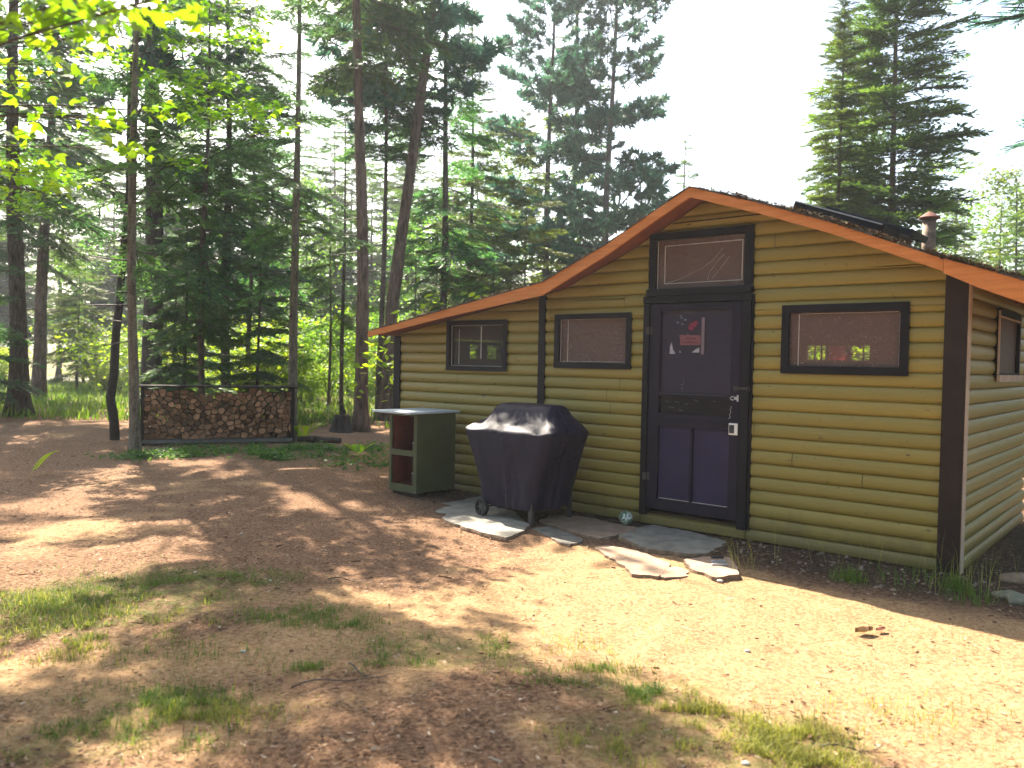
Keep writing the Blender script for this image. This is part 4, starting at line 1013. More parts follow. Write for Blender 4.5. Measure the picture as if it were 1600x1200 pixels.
CR = {
 'fir_a': crown_mesh('fir_crown', 'fir', M_FIR, 14, 2.6, 2.4, .38, 5, 1, .72, gap=.22, thin=.12),
 'fir_b': crown_mesh('fir_crown', 'fir', M_FIR, 13, 3.4, 2.0, .46, 5, 2, .65, gap=.30, thin=.15),
 'fir_c': crown_mesh('fir_crown', 'fir', M_FIR, 16, 5.0, 2.8, .48, 5, 3, .62, gap=.28, thin=.15),
 'high': crown_mesh('fir_crown', 'fir', M_FIR, 16.5, 8.0, 2.3, .42, 5, 14, .6, gap=.2, thin=.1),
 'sparse': crown_mesh('fir_crown', 'fir', M_FIR, 11.5, 3.0, 1.5, .50, 4, 4, .55, gap=.34, thin=.15),
 'young': crown_mesh('young_fir_crown', 'fir', M_FIR, 5.5, .4, 1.6, .24, 5, 5, .85, low=-12, gap=.15),
 'young2': crown_mesh('young_fir_crown', 'fir', M_FIRLIT, 7.5, .8, 1.8, .30, 5, 6, .85, low=-15, gap=.18),
 'lit': crown_mesh('fir_crown', 'fir', M_FIRLIT, 13, 2.2, 2.2, .38, 5, 16, .7, gap=.25, thin=.15),
 'spire': crown_mesh('spruce_crown', 'spruce', M_FIRLIT, 9.9, 1.0, 1.05, .15, 7, 7, .60, low=-12, top_up=32, gap=.10),
 'spruce': crown_mesh('spruce_crown', 'spruce', M_FIRLIT, 13.5, 1.2, 2.35, .235, 6, 8, .48, low=-4, top_up=26, gap=.14),
 'pine': crown_mesh('pine_crown', 'pine', M_PINE, 20, 4.0, 3.9, .62, 5, 9, .55, low=-4, top_up=35, gap=.22, thin=.15),
 'pine2': crown_mesh('pine_crown', 'pine', M_PINE, 18, 8.0, 2.9, .56, 5, 10, .5, low=-4, top_up=35, gap=.25),
 'far_a': crown_mesh('conifer_crown', 'far', M_FAR, 14, 1.2, 2.5, .38, 5, 11, .8, gap=.14, thin=.1),
 'far_b': crown_mesh('conifer_crown', 'far', M_FAR, 16, 3.2, 2.5, .48, 5, 12, .72, gap=.26, thin=.12),
 'far_c': crown_mesh('conifer_crown', 'far', M_FIRLIT, 15, 3.8, 2.8, .52, 5, 13, .68, gap=.28, thin=.12),
}
def tk(H, r0, mat, seed, **k): return trunk_mesh('tree_trunk', H, r0, mat, seed, **k)
def P_(px, Y): return depth_point(px, Y)
# trees one can point at
plant_tree('spruce_tree', P_(30, 19.6), tk(16, .235, M_BARK, 1, snags=(2.0, 5.5)), CR['fir_c'], .3, -1.2, label='stout grey trunked spruce with flared base, leftmost in the yard edge')
plant_tree('spruce_tree', P_(60, 29), tk(17, .25, M_BARK, 2, snags=(2.5, 6)), CR['fir_c'], 2.3, 2.6, label='grey spruce trunk leaning right, just behind the stout leftmost spruce')
plant_tree('fir_tree', (ground_point(211, 707)[0], ground_point(211, 707)[1]), tk(10.5, .092, M_BARKFIR, 3, snags=(1.8, 4.6), flare=.35), CR['sparse'], 1.1, -1.0, label='slim fir with lichen speckled bark at the left end of the woodpile')
plant_tree('pine_tree', P_(239, 23), tk(21, .33, M_BARKDARK, 5, flare=.25), CR['pine2'], .6, -.4, label='thick dark furrowed pine trunk behind the left end of the woodpile')
plant_tree('fir_tree', P_(315, 19), tk(12.5, .10, M_BARK, 6, snags=(1, 3)), CR['fir_a'], 3.0, .2, sc=.92, label='dense dark fir rising behind the left half of the woodpile')
plant_tree('fir_tree', P_(354, 24), tk(15.5, .16, M_BARK, 7, snags=(1.5, 5)), CR['fir_c'], 4.0, -.3, label='grey trunked fir behind the middle of the woodpile')
plant_tree('fir_tree', P_(386, 27), tk(12.5, .10, M_BARK, 8), CR['fir_b'], 5.0, .4, label='thin fir behind the right half of the woodpile')
plant_tree('fir_tree', (ground_point(457, 691)[0], ground_point(457, 691)[1]), tk(12.5, .108, M_BARKFIR, 9, snags=(2.2, 6), flare=.3), CR['sparse'], 2.2, -.2, sc=.9, label='straight slim fir trunk at the right end of the woodpile')
plant_tree('fir_tree', P_(514, 25), tk(9, .06, M_BARK, 10, snags=(2, 4)), CR['sparse'], 3.3, 0, sc=.9, label='thinner of two pole thin firs before the sunlit bushes')
plant_tree('fir_tree', P_(534, 24.5), tk(10, .075, M_BARK, 11, snags=(2, 4.5)), CR['sparse'], .7, .3, sc=1., label='thicker of two pole thin firs before the sunlit bushes')
plant_tree('red_pine_tree', P_(566, 17.9), tk(17, .17, M_BARKRED, 12, snags=(3.0, 8.5), flare=.6), CR['high'], 5.3, -1.0, label='straight dark red brown trunk standing left of the lean-to eave')
plant_tree('fir_tree', P_(591, 22), tk(15, .10, M_BARK, 13, snags=(2, 7)), CR['high'], 1.9, .5, sc=.92, label='thin dark trunk between the two big trunks by the lean-to eave')
plant_tree('red_pine_tree', P_(606, 21.5), tk(20, .205, M_BARKRED, 14, flare=.7, snags=(6, 11), path=([0, 1.5, 3, 8, 20], [0, -.02, .0, .45, 1.6], [0, 0, 0, 0, 0])), CR['pine2'], 0., 1.6, label='tall pale brown pine leaning right above the lean-to roof')
plant_tree('fir_tree', P_(686, 23), tk(15, .115, M_BARK, 15, snags=(3, 8)), CR['fir_b'], 4.4, .6, sc=1.1, label='slim straight fir rising behind the lean-to roof')
plant_tree('fir_tree', P_(730, 27), tk(14, .11, M_BARK, 16, snags=(2, 4)), CR['lit'], .2, 0, label='yellow green fir behind the lean-to roof, right of the slim straight one')
plant_tree('pine_tree', P_(850, 35), tk(20, .2, M_BARK, 17), CR['pine'], 1.3, .4, label='blue green pine behind the roof kink, leftmost of three pines')
plant_tree('pine_tree', P_(889, 38), tk(20, .17, M_BARK, 18), CR['far_c'], 2.9, .2, sc=1.25, label='dark narrow conifer between two blue green pines')
plant_tree('pine_tree', P_(936, 33), tk(19, .2, M_BARK, 19), CR['pine'], .15, 1.2, sc=1.05, label='broad blue green pine with boughs reaching right into the open sky')
plant_tree('spruce_tree', P_(1064, 48), tk(14, .15, M_BARK, 20), CR['far_a'], 2, 0, sc=1.13, label='distant pointed spruce left of the roof peak, taller of two')
plant_tree('spruce_tree', P_(1105, 56), tk(14, .15, M_BARK, 21), CR['far_a'], 4, 0, sc=1.06, label='distant pointed spruce just above the roof peak, shorter of two', crown_sc=.7)
plant_tree('spruce_tree', P_(1298, 17), tk(9.6, .075, M_BARK, 22, wig=.02), CR['spire'], 1, .2, label='slender spire shaped spruce behind the roof panels')
plant_tree('spruce_tree', P_(1382, 18.5), tk(13, .115, M_BARKRED, 23, wig=.03), CR['spruce'], .5, .3, label='broad spruce with long boughs reaching right, behind the roof panels')
plant_tree('spruce_tree', P_(1352, 20), tk(11.5, .075, M_BARK, 24, wig=.03), CR['spire'], 3, .3, sc=1.1, crown_sc=.6, label='thin trunked spruce between the spire shaped and the broad spruce')
plant_tree('fir_tree', P_(1445, 22), tk(7.2, .09, M_BARK, 25), CR['young2'], 3.7, 0, sc=1.08, crown_sc=1.25, label='short dark fir right behind the stovepipe')
for i, (px, Y, sc, k, cs, lab) in enumerate(((1488, 33, .70, 'lit', 1.3, 'hazy light green fir right of the stovepipe, nearer the pipe'), (1540, 44, .72, 'far_a', 1.4, 'smallest hazy fir above the right end of the roof'), (1580, 30, .70, 'lit', 1.4, 'light green fir above the right eave'), (1650, 36, .85, 'far_a', 1.4, 'light green fir at the right edge of the picture'), (1512, 40, .62, 'far_a', 1.5, 'pale fir in the gap between two hazy firs over the roof end'), (1420, 40, .55, 'far_a', 1.3, 'far fir hidden partly behind the stovepipe fir'), (1612, 50, .8, 'far_a', 1.5, 'pale far fir between the right eave fir and the picture edge'))):
    plant_tree('fir_tree', P_(px, Y), tk(13, .13, M_BARK, 30 + i), CR[k], i * 1.3, 0, sc=sc, label=lab, crown_sc=cs)
plant_tree('pine_tree', (8.75, 9.6), tk(11.5, .15, M_BARKRED, 41), crown_mesh('fir_crown', 'near', M_PINE, 11, 4.5, 3.3, .34, 7, 42, .4, low=0, top_up=30), .4, 0, label='fir whose blue green branch tips hang in at the top right corner')
for i, (x, y, k, sc) in enumerate(((9.2, 4.5, 'fir_a', .9), (11.5, 7.5, 'fir_b', 1.), (8.6, .5, 'fir_c', .9), (12.5, 2.5, 'fir_a', 1.1), (10.5, 11.5, 'far_a', .9), (14, 6, 'fir_c', 1.1), (11, -3, 'fir_b', 1.))):  # out-of-view firs added to cut skylight on the side wall
    plant_tree('fir_tree', (x, y), tk(13, .14, M_BARK, 80 + i), CR[k], i, 0, sc=sc, label='unseen fir added right of the cabin to block skylight', group='unseen firs added right of the cabin')
for i, (x, y, k, sc) in enumerate(((-6.4, 4.6, 'fir_a', .95), (-8.3, 7.2, 'fir_c', 1.), (-6.5, .5, 'fir_b', 1.), (-4.5, -3.2, 'fir_a', 1.), (.5, -6, 'fir_c', 1.1), (4.6, -4.6, 'fir_a', 1.), (-10.5, 3, 'far_b', 1.), (-2, -8, 'far_b', 1.1))):  # unseen firs added beside and behind the camera to dim sky on the front
    plant_tree('fir_tree', (x, y), tk(13, .14, M_BARK, 90 + i), CR[k], i, 0, sc=sc, label='unseen fir added on the near side of the yard to block skylight', group='unseen firs added on the near side of the yard')
# young firs under the big trees
for i, (px, Y, sc, lab) in enumerate(((288, 20.5, 1.1, 'young dark fir behind the left end of the woodpile'), (402, 18.5, .95, 'young dark fir behind the right part of the woodpile'), (272, 26, 1.25, 'taller young fir seen between the furrowed pine and the dense fir'), (650, 24, 1.1, 'young fir between the leaning pine and the slim fir'), (765, 22, 1.0, 'bushy young fir showing over the lean-to roof'), (815, 26, 1.35, 'young fir below the blue green pines behind the roof kink'), (-75, 18, 1.2, 'dark young fir at the left edge'), (120, 36, 1.2, 'young fir beyond the grass near the river'))):
    plant_tree('young_fir', P_(px, Y), tk(5, .05, M_BARK, 50 + i), CR['young2' if i in (3, 4, 5, 7) else 'young'], i * 2.1, 0, sc=sc, label=lab, cat='young tree')
# the rest of the wood: individuals of one kind
proto = {k: (tk(13, .16, M_BARK, 60 + i, snags=(1.5, 4)), CR[k]) for i, k in enumerate(('far_a', 'far_b', 'far_c', 'fir_b'))}
rb = random.Random(12); keys = list(proto)
spots = []
for i in range(74):
    px = -330 + 1120 * ((i * .618) % 1) + rb.uniform(-20, 20); Y = 51 + 6 * ((i * .377) % 1) + rb.uniform(-1, 1)
    if 70 < px < 160 and i % 2: continue
    spots.append((px, Y, keys[1 + i % 3], rb.uniform(.85, 1.3)))
for px, Y, k, sc in spots:
    plant_tree('conifer_tree', P_(px, Y), proto[k][0], proto[k][1], rb.uniform(0, 6), rb.uniform(-1.5, 1.5), sc=sc, label='tall conifer in the wood behind the yard', group='conifers filling the wood behind')
for i in range(44):
    px = -250 + 2050 * ((i * .618) % 1); Y = 108 + 40 * ((i * .41) % 1)
    k = keys[i % 2]; x, y = P_(px, Y)
    plant_tree('conifer_tree', (x, y), proto[k][0], proto[k][1], rb.uniform(0, 6), 0, sc=rb.uniform(.8, 1.25) * (.62 if px > 950 else 1), label='conifer on the far bank of the river', group='conifers on the far river bank')

# ------------------------------------------------------------------ broadleaf: maples and bushes
def leaf_shape(lobed=True):
    if lobed: return np.array([(0, 0), (.10, .30), (.38, .42), (.34, .20), (.62, .16), (.66, .09), (1.0, 0), (.66, -.09), (.62, -.16), (.34, -.20), (.38, -.42), (.10, -.30)]) 
    return np.array([(0, 0), (.3, .24), (.65, .2), (1, 0), (.65, -.2), (.3, -.24)])
def leaf_cloud(name, pts, size, mat, lobed, seed, flat=.35, wood=None, tone=None):
    r = np.random.default_rng(seed); n = len(pts); sh = leaf_shape(lobed); k = len(sh)
    nrm = unit(np.stack([r.normal(0, flat, n), r.normal(0, flat, n), np.ones(n)], 1)); az = r.uniform(0, 2 * PI, n)
    d = np.stack([np.cos(az), np.sin(az), r.uniform(-.5, .1, n)], 1); d = unit(d - nrm * (d * nrm).sum(1, keepdims=True)); w = np.cross(nrm, d)
    s = size * r.uniform(.55, 1.2, n)
    V = pts[:, None, :] + d[:, None, :] * (sh[None, :, 0:1] * s[:, None, None]) + w[:, None, :] * (sh[None, :, 1:2] * s[:, None, None])
    V = V - nrm[:, None, :] * ((sh[None, :, 0:1] ** 2 * .18 + np.abs(sh[None, :, 1:2]) * .12 * 1) * s[:, None, None])
    f = np.arange(n * k).reshape(n, k)
    tn = np.repeat(np.clip(r.normal(.5, .28, n), 0, 1), k)
    VV = [V.reshape(-1, 3)]; F_ = [f]; mi = [np.zeros(n)]; mats = [mat]
    if wood is not None and len(wood):
        W2 = strips(wood, .0028).reshape(-1, 3); VV.append(W2); F_.append(np.arange(n * k, n * k + len(W2)).reshape(-1, 4)); mi.append(np.ones(len(W2) // 4)); tn = np.concatenate([tn, np.full(len(W2), .5)]); mats = [mat, M_TWIG]
    return np_mesh(name, np.concatenate(VV), F_, mats, np.concatenate(mi), tn)
def pix(x, y, Y):
    r = ray(x, y); t = Y / r[1]; return np.array([r[0] * t, Y, HC + r[2] * t])
def maple(name, base, path, sprays, size, label, seed, mat_t, r0, flat=.35):
    r = np.random.default_rng(seed); bz = float(gz(*base)); org = np.array([base[0], base[1], bz])
    e = empty(name, tuple(org), 0, label, 'tree')
    b = MB(); tp = [np.array(p) for p in path]; hts = np.array([p[2] for p in tp])
    tr = [r0 * (1 - .75 * p[2] / hts[-1]) for p in tp]; b.tube([tuple(p) for p in tp], tr, 9)
    pts = []; wood = []
    for c, rad, n in sprays:
        c = np.array(c) - org
        hz = np.clip(c[2] - .35 * np.linalg.norm(c[:2] - tp[-1][:2]) * .6, hts[0] + .4 * hts[-1], hts[-1]); a = np.array([np.interp(hz, hts, [p[q] for p in tp]) for q in range(3)])
        mid = (a + c) / 2 + np.array([0, 0, .12 * np.linalg.norm(c - a)])
        curve = [a * (1 - t) ** 2 + 2 * mid * t * (1 - t) + c * t * t for t in np.linspace(0, 1, 6)]
        b.tube([tuple(p) for p in curve], list(np.linspace(.010, .003, 6)), 5)
        for k in range(max(3, n // 9)):
            q = c + np.array([r.normal(0, rad * .55), r.normal(0, rad * .55), r.normal(0, rad * .16)])
            st = curve[3 + int(r.integers(0, 3))]; wood.append((st, q))
            for j in range(9):
                t = r.uniform(.45, 1.05); pts.append(st + (q - st) * t + r.normal(0, .05 + rad * .09, 3) * np.array([1, 1, .45]))
    b.build('trunk', mat_t, e, smooth=True)
    link(bpy.data.objects.new('crown', leaf_cloud('maple_crown', np.array(pts), size, M_MAPLE, True, seed, flat, wood)), e)
# near maple just outside the left edge of the view
sp = []
for (x, y, Y, rad, n) in ((30, -20, 2.9, .30, 45), (200, -25, 2.7, .22, 50), (255, -5, 2.6, .10, 24), (120, 20, 3.2, .25, 40), (-60, 60, 3.4, .35, 40), (50, 100, 4.2, .32, 30), (105, 130, 4.6, .25, 22), (20, 190, 4.4, .3, 26), (205, 190, 5.0, .20, 40), (225, 240, 5.2, .12, 16), (235, 175, 5.0, .1, 14), (30, 270, 5.5, .35, 45), (70, 300, 6.0, .3, 36), (-60, 250, 4.8, .5, 120), (110, 60, 4.0, .3, 22), (-100, -60, 3.6, .6, 160), (60, -150, 3.5, .6, 150), (-20, -300, 4.2, .8, 200)):
    sp.append((pix(x, y, Y), rad, n))
maple('maple_tree', (-4.9, 4.6), [(0, 0, -.1), (.05, 0, 1.0), (.15, -.05, 2.2), (.35, -.1, 3.4), (.5, -.2, 4.6)], sp, .085, 'bright yellow green maple whose leaves hang into the top left corner', 5, M_BARK, .07, 1.1)
sp = []
for (x, y, Y, rad, n) in ((300, 60, 11.5, .45, 120), (350, 130, 11.2, .45, 150), (400, 165, 11, .4, 130), (450, 195, 10.8, .25, 60), (330, 170, 12, .4, 110), (270, 120, 12.5, .5, 120), (380, 40, 12, .5, 110), (250, 20, 13, .6, 140), (180, 90, 13.5, .6, 140), (300, 250, 13, .35, 60), (60, 260, 13.5, .7, 240), (30, 320, 13, .5, 140), (110, 280, 14, .6, 150), (320, -80, 13, .8, 220), (220, -160, 14, .9, 260), (410, -60, 12.5, .6, 120)):
    sp.append((pix(x, y, Y), rad, n))
rs_ = random.Random(3)
for k in range(70):  # high leaf sprays out of view, added to dapple the left yard
    q = np.array([rs_.uniform(-8.0, -3.2), rs_.uniform(11.0, 15.5), rs_.uniform(7.0, 12.5)]); gx, gy_ = q[0] + .505 / .707 * .707 * q[2], q[1] - .863 * q[2]
    if (gx < -.4 and (gy_ < 5.2 or k % 3 == 0)) or (gx < 1.2 and gy_ < 3.9): sp.append((q, rs_.uniform(.4, .75), 110))
for k in range(30):  # more unseen sprays, each set to shade a chosen foreground spot
    gx, gy_ = ((rs_.uniform(-2.3, .3), rs_.uniform(3.0, 4.9)) if k % 3 else (rs_.uniform(-.4, 1.0), rs_.uniform(2.9, 3.6))); h_ = rs_.uniform(7.2, 11.)
    sp.append((np.array([gx - .505 * h_, gy_ + .863 * h_, h_]), rs_.uniform(.24, .42), 80))
g = ground_point(180, 692)
maple('maple_tree', (g[0], g[1]), [(0, 0, -.1), (-.02, 0, .3), (-.09, 0, .75), (-.03, 0, 1.15), (.0, 0, 1.9), (.07, 0, 2.5), (.10, 0, 3.2), (.25, -.1, 4.2), (.3, -.2, 6.0), (.5, -.3, 8.0)], sp, .12, 'crooked black maple stem with light green leaves, left of the lichen barked fir', 8, M_CHAR, .085)
# bushes
def bush_mesh(seed, R, Hh, n, size, mat):
    r = np.random.default_rng(seed); P = []; wood = []
    stems = [(np.array([r.normal(0, R * .45), r.normal(0, R * .45), Hh * r.uniform(.45, 1.)]), r.uniform(.2, .45) * R) for _ in range(15)]
    for c, rad in stems:
        wood.append((np.array([c[0] * .15, c[1] * .15, 0]), c)); m = n // 15
        P.append(c + r.normal(0, 1, (m, 3)) * np.array([rad, rad, rad * .6])); 
        t = r.uniform(.3, 1, (m // 3, 1)); P.append(c * np.array([.6, .6, 1]) * t + r.normal(0, .12 * R, (m // 3, 3)))
    P = np.concatenate(P); P[:, 2] = np.abs(P[:, 2])
    return leaf_cloud('bush_foliage', P, size, mat, False, seed, .6, wood)
BM = [bush_mesh(1, 1.2, 1.5, 1600, .14, M_BUSH), bush_mesh(2, 1.5, 2.3, 2000, .15, M_BUSH), bush_mesh(3, .8, 3.2, 1500, .14, M_BUSH)]
stem_me = None
b = MB()
for k in range(5): b.tube([(0, 0, -.05), (.1 * math.cos(k * 1.3), .1 * math.sin(k * 1.3), .5), (.25 * math.cos(k * 1.3 + .3), .25 * math.sin(k * 1.3 + .3), 1.1)], [.02, .014, .006], 5)
stem_o = b.build('stem_source', M_BARK); stem_me = stem_o.data; bpy.data.objects.remove(stem_o)
rb = random.Random(31)
BL = [(x, 27 + rb.uniform(0, 11)) for x in range(395, 640, 15)] + [(x, 30 + rb.uniform(0, 16)) for x in range(640, 800, 40)] + [(x, 29 + rb.uniform(0, 11)) for x in range(165, 395, 22)] + [(-40, 30), (0, 34), (-90, 38)]
for i, (px, Y) in enumerate(BL):
    xy = P_(px, Y); e = empty('leafy_bush', (xy[0], xy[1], float(gz(*xy)) - .05), rb.uniform(0, 6), 'yellow green leafy bush in the sunlit understory', 'bush', 'sunlit bushes in the understory')
    s = rb.uniform(.7, 1.15); e.scale = (s, s, s)
    link(bpy.data.objects.new('stems', stem_me), e); link(bpy.data.objects.new('foliage', BM[i % 3]), e)
def broad_crown(seed, R, z0, z1, n, size):
    r = np.random.default_rng(seed); P = []; wood = []
    for k in range(34):
        f = r.random() ** .8; z = z0 + (z1 - z0) * f; rr_ = R * math.sin(PI * (.22 + .72 * f)) * r.uniform(.3, 1); a = r.uniform(0, 2 * PI)
        c = np.array([rr_ * math.cos(a), rr_ * math.sin(a), z]); wood.append((np.array([0, 0, max(z0 * .7, z - rr_ * .8 - .3)]), c)); rad = R * r.uniform(.16, .32)
        P.append(c + r.normal(0, 1, (n // 34, 3)) * np.array([rad, rad, rad * .5]))
    return leaf_cloud('broadleaf_crown', np.concatenate(P), size, M_BROAD, False, seed, .6, wood)
M_BROAD = leafmat('poplar_leaf', (.09, .17, .035), (.18, .26, .05), .5, .2, .5, .03, (1.4, 1.5, .6))
BC = [broad_crown(3, 2.4, 1.2, 8.4, 3800, .2), broad_crown(4, 2.0, 1.6, 10.5, 3800, .19)]
BT = [tk(8, .09, M_BARK, 101), tk(10, .10, M_BARK, 102)]
for i, (px, Y, sc, lab) in enumerate(((1500, 36, 1.1, 'rounded pale green leafy tree above the roof end, nearest the stovepipe'), (1560, 33, .92, 'lower rounded leafy tree between the two taller ones at the right'), (1612, 34, 1.1, 'leafy light green tree cut by the right picture edge'), (1690, 38, 1.1, 'leafy tree just beyond the right picture edge'), (700, 33, .95, 'yellow green leafy tree behind the slim fir at the lean-to'), (790, 36, 1.1, 'taller yellow green leafy tree left of the three pines'), (640, 40, 1.0, 'leafy tree glimpsed between the leaning pine and the slim fir'), (480, 41, 1.0, 'leafy tree in the sunny clearing right of the woodpile fir'), (130, 44, .9, 'leafy tree on the river bank at the left'))):
    plant_tree('broadleaf_tree', P_(px, Y), BT[i % 2], BC[i % 2], i * 1.1, 0, sc=sc, label=lab)
for i, (px, Y) in enumerate(((1235, 14.2), (1275, 14.6), (1315, 14.4), (1350, 14.9), (1390, 14.3), (1200, 15), (1160, 15.5), (748, 13.6), (768, 13.8))):  # hidden bushes added as a bright backdrop for the see-through panes
    xy = P_(px, Y); e = empty('leafy_bush', (xy[0], xy[1], float(gz(*xy)) - .05), rb.uniform(0, 6), 'leafy bush added behind the cabin to brighten the view through its windows', 'bush', 'bushes added right behind the cabin')
    link(bpy.data.objects.new('stems', stem_me), e); link(bpy.data.objects.new('foliage', BM[i % 2]), e)
# bright fern frond at the left
def frond(parent, base_dir, L, n, mat, width=.16):
    pts = [np.array([base_dir[0] * L * t, base_dir[1] * L * t, L * (1.15 * t - .55 * t * t)]) for t in np.linspace(0, 1, n)]
    V = []; Q = []
    for i in range(2, n):
        p = pts[i]; d = unit(pts[i] - pts[i - 1]); sd = unit(np.cross(d, [0, 0, 1.])); wv = width * L * 2.2 * math.sin(PI * (.12 + .86 * i / n)) ** .8
        for s in (1, -1):
            dirv = unit(sd * s + d * .55 + np.array([0, 0, -.15])); k = len(V)
            V += [p, p + dirv * wv * .5 + d * wv * .13, p + dirv * wv, p + dirv * wv * .5 - d * wv * .13]; Q.append((k, k + 1, k + 2, k + 3))
    k0 = len(V); W2 = strips([(pts[i], pts[i + 1]) for i in range(n - 1)], .004).reshape(-1, 3)
    V = np.concatenate([np.array(V), W2]); Q = np.concatenate([np.array(Q), np.arange(k0, k0 + len(W2)).reshape(-1, 4)])
    o = link(bpy.data.objects.new('frond', np_mesh('frond', V, [Q], [mat], tone=np.full(len(V), .8))), parent); return o
for px, py, dirs, L, lab in ((48, 742, ((.55, .1),), .52, 'single bright yellow green fern standing in the left yard'), (470, 690, ((.8, .3), (-.7, .2), (.2, -.8), (-.3, -.6), (.5, .7)), .55, 'low fern clump right of the fir at the woodpile end'), (560, 715, ((.8, .1), (-.6, -.5), (.1, -.8)), .35, 'small fern clump between the woodpile and the cabinet'), (250, 672, ((-.5, -.4), (.4, -.7), (.7, .1)), .5, 'fern peeking out behind the left end of the woodpile')):
    p = ground_point(px, py); e = empty('fern', (p[0], p[1], float(gz(*p))), 0, lab, 'fern')
    for d in dirs: frond(e, d, L, 16, M_MAPLE if px == 48 else M_BUSH)

# ------------------------------------------------------------------ grass, ground cover and litter
def blades(name, XY, h, wd, mat, lean=.5, seed=0, kind_label=True):
    r = np.random.default_rng(seed); n = len(XY); z = gz(XY[:, 0], XY[:, 1])
    h = h * r.uniform(.5, 1.3, n); az = r.uniform(0, 2 * PI, n); d = np.stack([np.cos(az), np.sin(az)], 1); s = np.stack([-d[:, 1], d[:, 0]], 1)
    ln = lean * r.uniform(.15, 1.1, n); V = np.zeros((n, 5, 3)); B = np.concatenate([XY, z[:, None] - .005], 1)
    for k, (f, wf) in enumerate(((0, 1), (.55, .75))):
        c = B.copy(); c[:, :2] += d * (ln * h * f * f)[:, None]; c[:, 2] += h * f * (1 - .25 * ln * f)
        for q, sg in ((0, -1), (1, 1)):
            V[:, 2 * k + q] = c; V[:, 2 * k + q, :2] += s * (sg * wd * wf * .5 * r.uniform(.7, 1.3, n))[:, None]
    c = B.copy(); c[:, :2] += d * (ln * h)[:, None]; c[:, 2] += h * (1 - .35 * ln); V[:, 4] = c
    i = np.arange(n)[:, None] * 5
    me = np_mesh(name, V.reshape(-1, 3), [i + np.array([[0, 1, 3, 2]]), i + np.array([[2, 3, 4]])], [mat], None, np.repeat(np.clip(r.normal(.45, .25, n), 0, 1), 5))
    o = link(bpy.data.objects.new(name, me)); return tag(o, kind='stuff')
def patch(list_, seed):
    r = np.random.default_rng(seed); A = []
    for px, py, rad, sq, n in list_:
        c = ground_point(px, py); n = int(n * 1.5); p = r.normal(0, .5, (n, 2)) * np.array([rad, rad * sq]) + c
        k = fbm(p[:, 0] * 2.7 + 7, p[:, 1] * 2.7, 2) * .5 + fbm(p[:, 0] * 11 + 3, p[:, 1] * 11, 2) * .5; A.append(p[k > r.uniform(.44, .60, n)])
    return np.concatenate(A)
tag(blades('yard_grass', patch([(230, 920, .95, .7, 5200), (140, 985, .5, .6, 2600), (60, 935, .45, .8, 1400), (380, 900, .5, .5, 900), (470, 960, .45, .6, 1700), (540, 975, .2, .7, 700), (690, 1005, .42, .6, 1900), (620, 1035, .3, .5, 600), (250, 1095, .42, .5, 2400), (120, 1150, .4, .5, 1500), (40, 1130, .2, .6, 500), (480, 1040, .1, .8, 220), (1010, 1080, .28, .5, 1100), (930, 1040, .25, .4, 400), (860, 1060, .3, .4, 500), (330, 1150, .25, .5, 300), (300, 1010, .6, .5, 700)], 3), .046, .0032, M_GRASS, 1.25, 3))
tag(blades('dry_yard_grass', patch([(1190, 1140, .32, .6, 2600), (1080, 1110, .3, .5, 1300), (1260, 1190, .25, .6, 1200), (960, 1150, .28, .5, 900), (1090, 1180, .3, .5, 900), (180, 960, .8, .7, 1200), (90, 1000, .5, .6, 1000), (330, 1110, .3, .5, 600), (60, 930, .4, .6, 500), (1400, 1110, .5, .5, 250), (900, 1010, .6, .6, 250)], 4), .06, .004, M_DRYGRASS, .9, 4))
r4 = np.random.default_rng(77)
def disc(px, py, rad, n): c = ground_point(px, py); return r4.normal(0, 1, (n, 2)) * rad * .5 + c
tag(blades('corner_grass', np.concatenate([disc(1328, 905, .11, 170), disc(1490, 918, .10, 200), disc(1520, 935, .2, 90), disc(1420, 905, .25, 40), disc(1390, 915, .3, 40), disc(1452, 900, .2, 30)]), .13, .005, M_GRASS, .9, 9))
tag(blades('dry_stalks', np.concatenate([disc(1440, 890, .35, 26), disc(1380, 880, .3, 16), disc(1520, 920, .25, 26), disc(1162, 890, .14, 18), disc(1290, 880, .3, 10), disc(1540, 905, .25, 14)]), .36, .0032, M_DRYGRASS, .7, 10))
wp = []
for px, py, rad, n in ((520, 712, .8, 900), (440, 708, .7, 800), (330, 706, .9, 700), (250, 715, .6, 400), (210, 716, .3, 350), (560, 735, .5, 300), (430, 722, .25, 300), (560, 700, .8, 400)): q = disc(px, py, rad, n); kq = fbm(q[:, 0] * 3.3, q[:, 1] * 3.3, 3); wp.append(q[kq > r4.uniform(.42, .58, len(q))])
wp = np.concatenate(wp); wp = np.concatenate([wp, wp + r4.normal(0, .04, wp.shape)]); wz = gz(wp[:, 0], wp[:, 1]) + np.abs(r4.normal(.035, .035, len(wp)))
tag(link(bpy.data.objects.new('ground_cover', leaf_cloud('ground_cover', np.concatenate([wp, wz[:, None]], 1), .075, M_COVERLEAF, False, 12, .7))), kind='stuff')
tag(blades('woodpile_grass', patch([(430, 715, .5, .5, 500), (300, 712, .6, .4, 400), (215, 712, .3, .5, 200), (540, 725, .6, .4, 300)], 22), .11, .008, M_GRASS, 1.2, 23))
rr5 = np.random.default_rng(6); n = 26000
gy = rr5.uniform(18.5, 46, n); gx = (rr5.uniform(-420, 640, n) - 800) / F * gy
kk = fbm(gx * .35, gy * .35, 3) + .12 * sstep(18, 24, gy); sel = kk > rr5.uniform(.38, .6, n)
tag(blades('meadow_grass', np.stack([gx, gy], 1)[sel], .32, .035, M_GRASS, .9, 13))
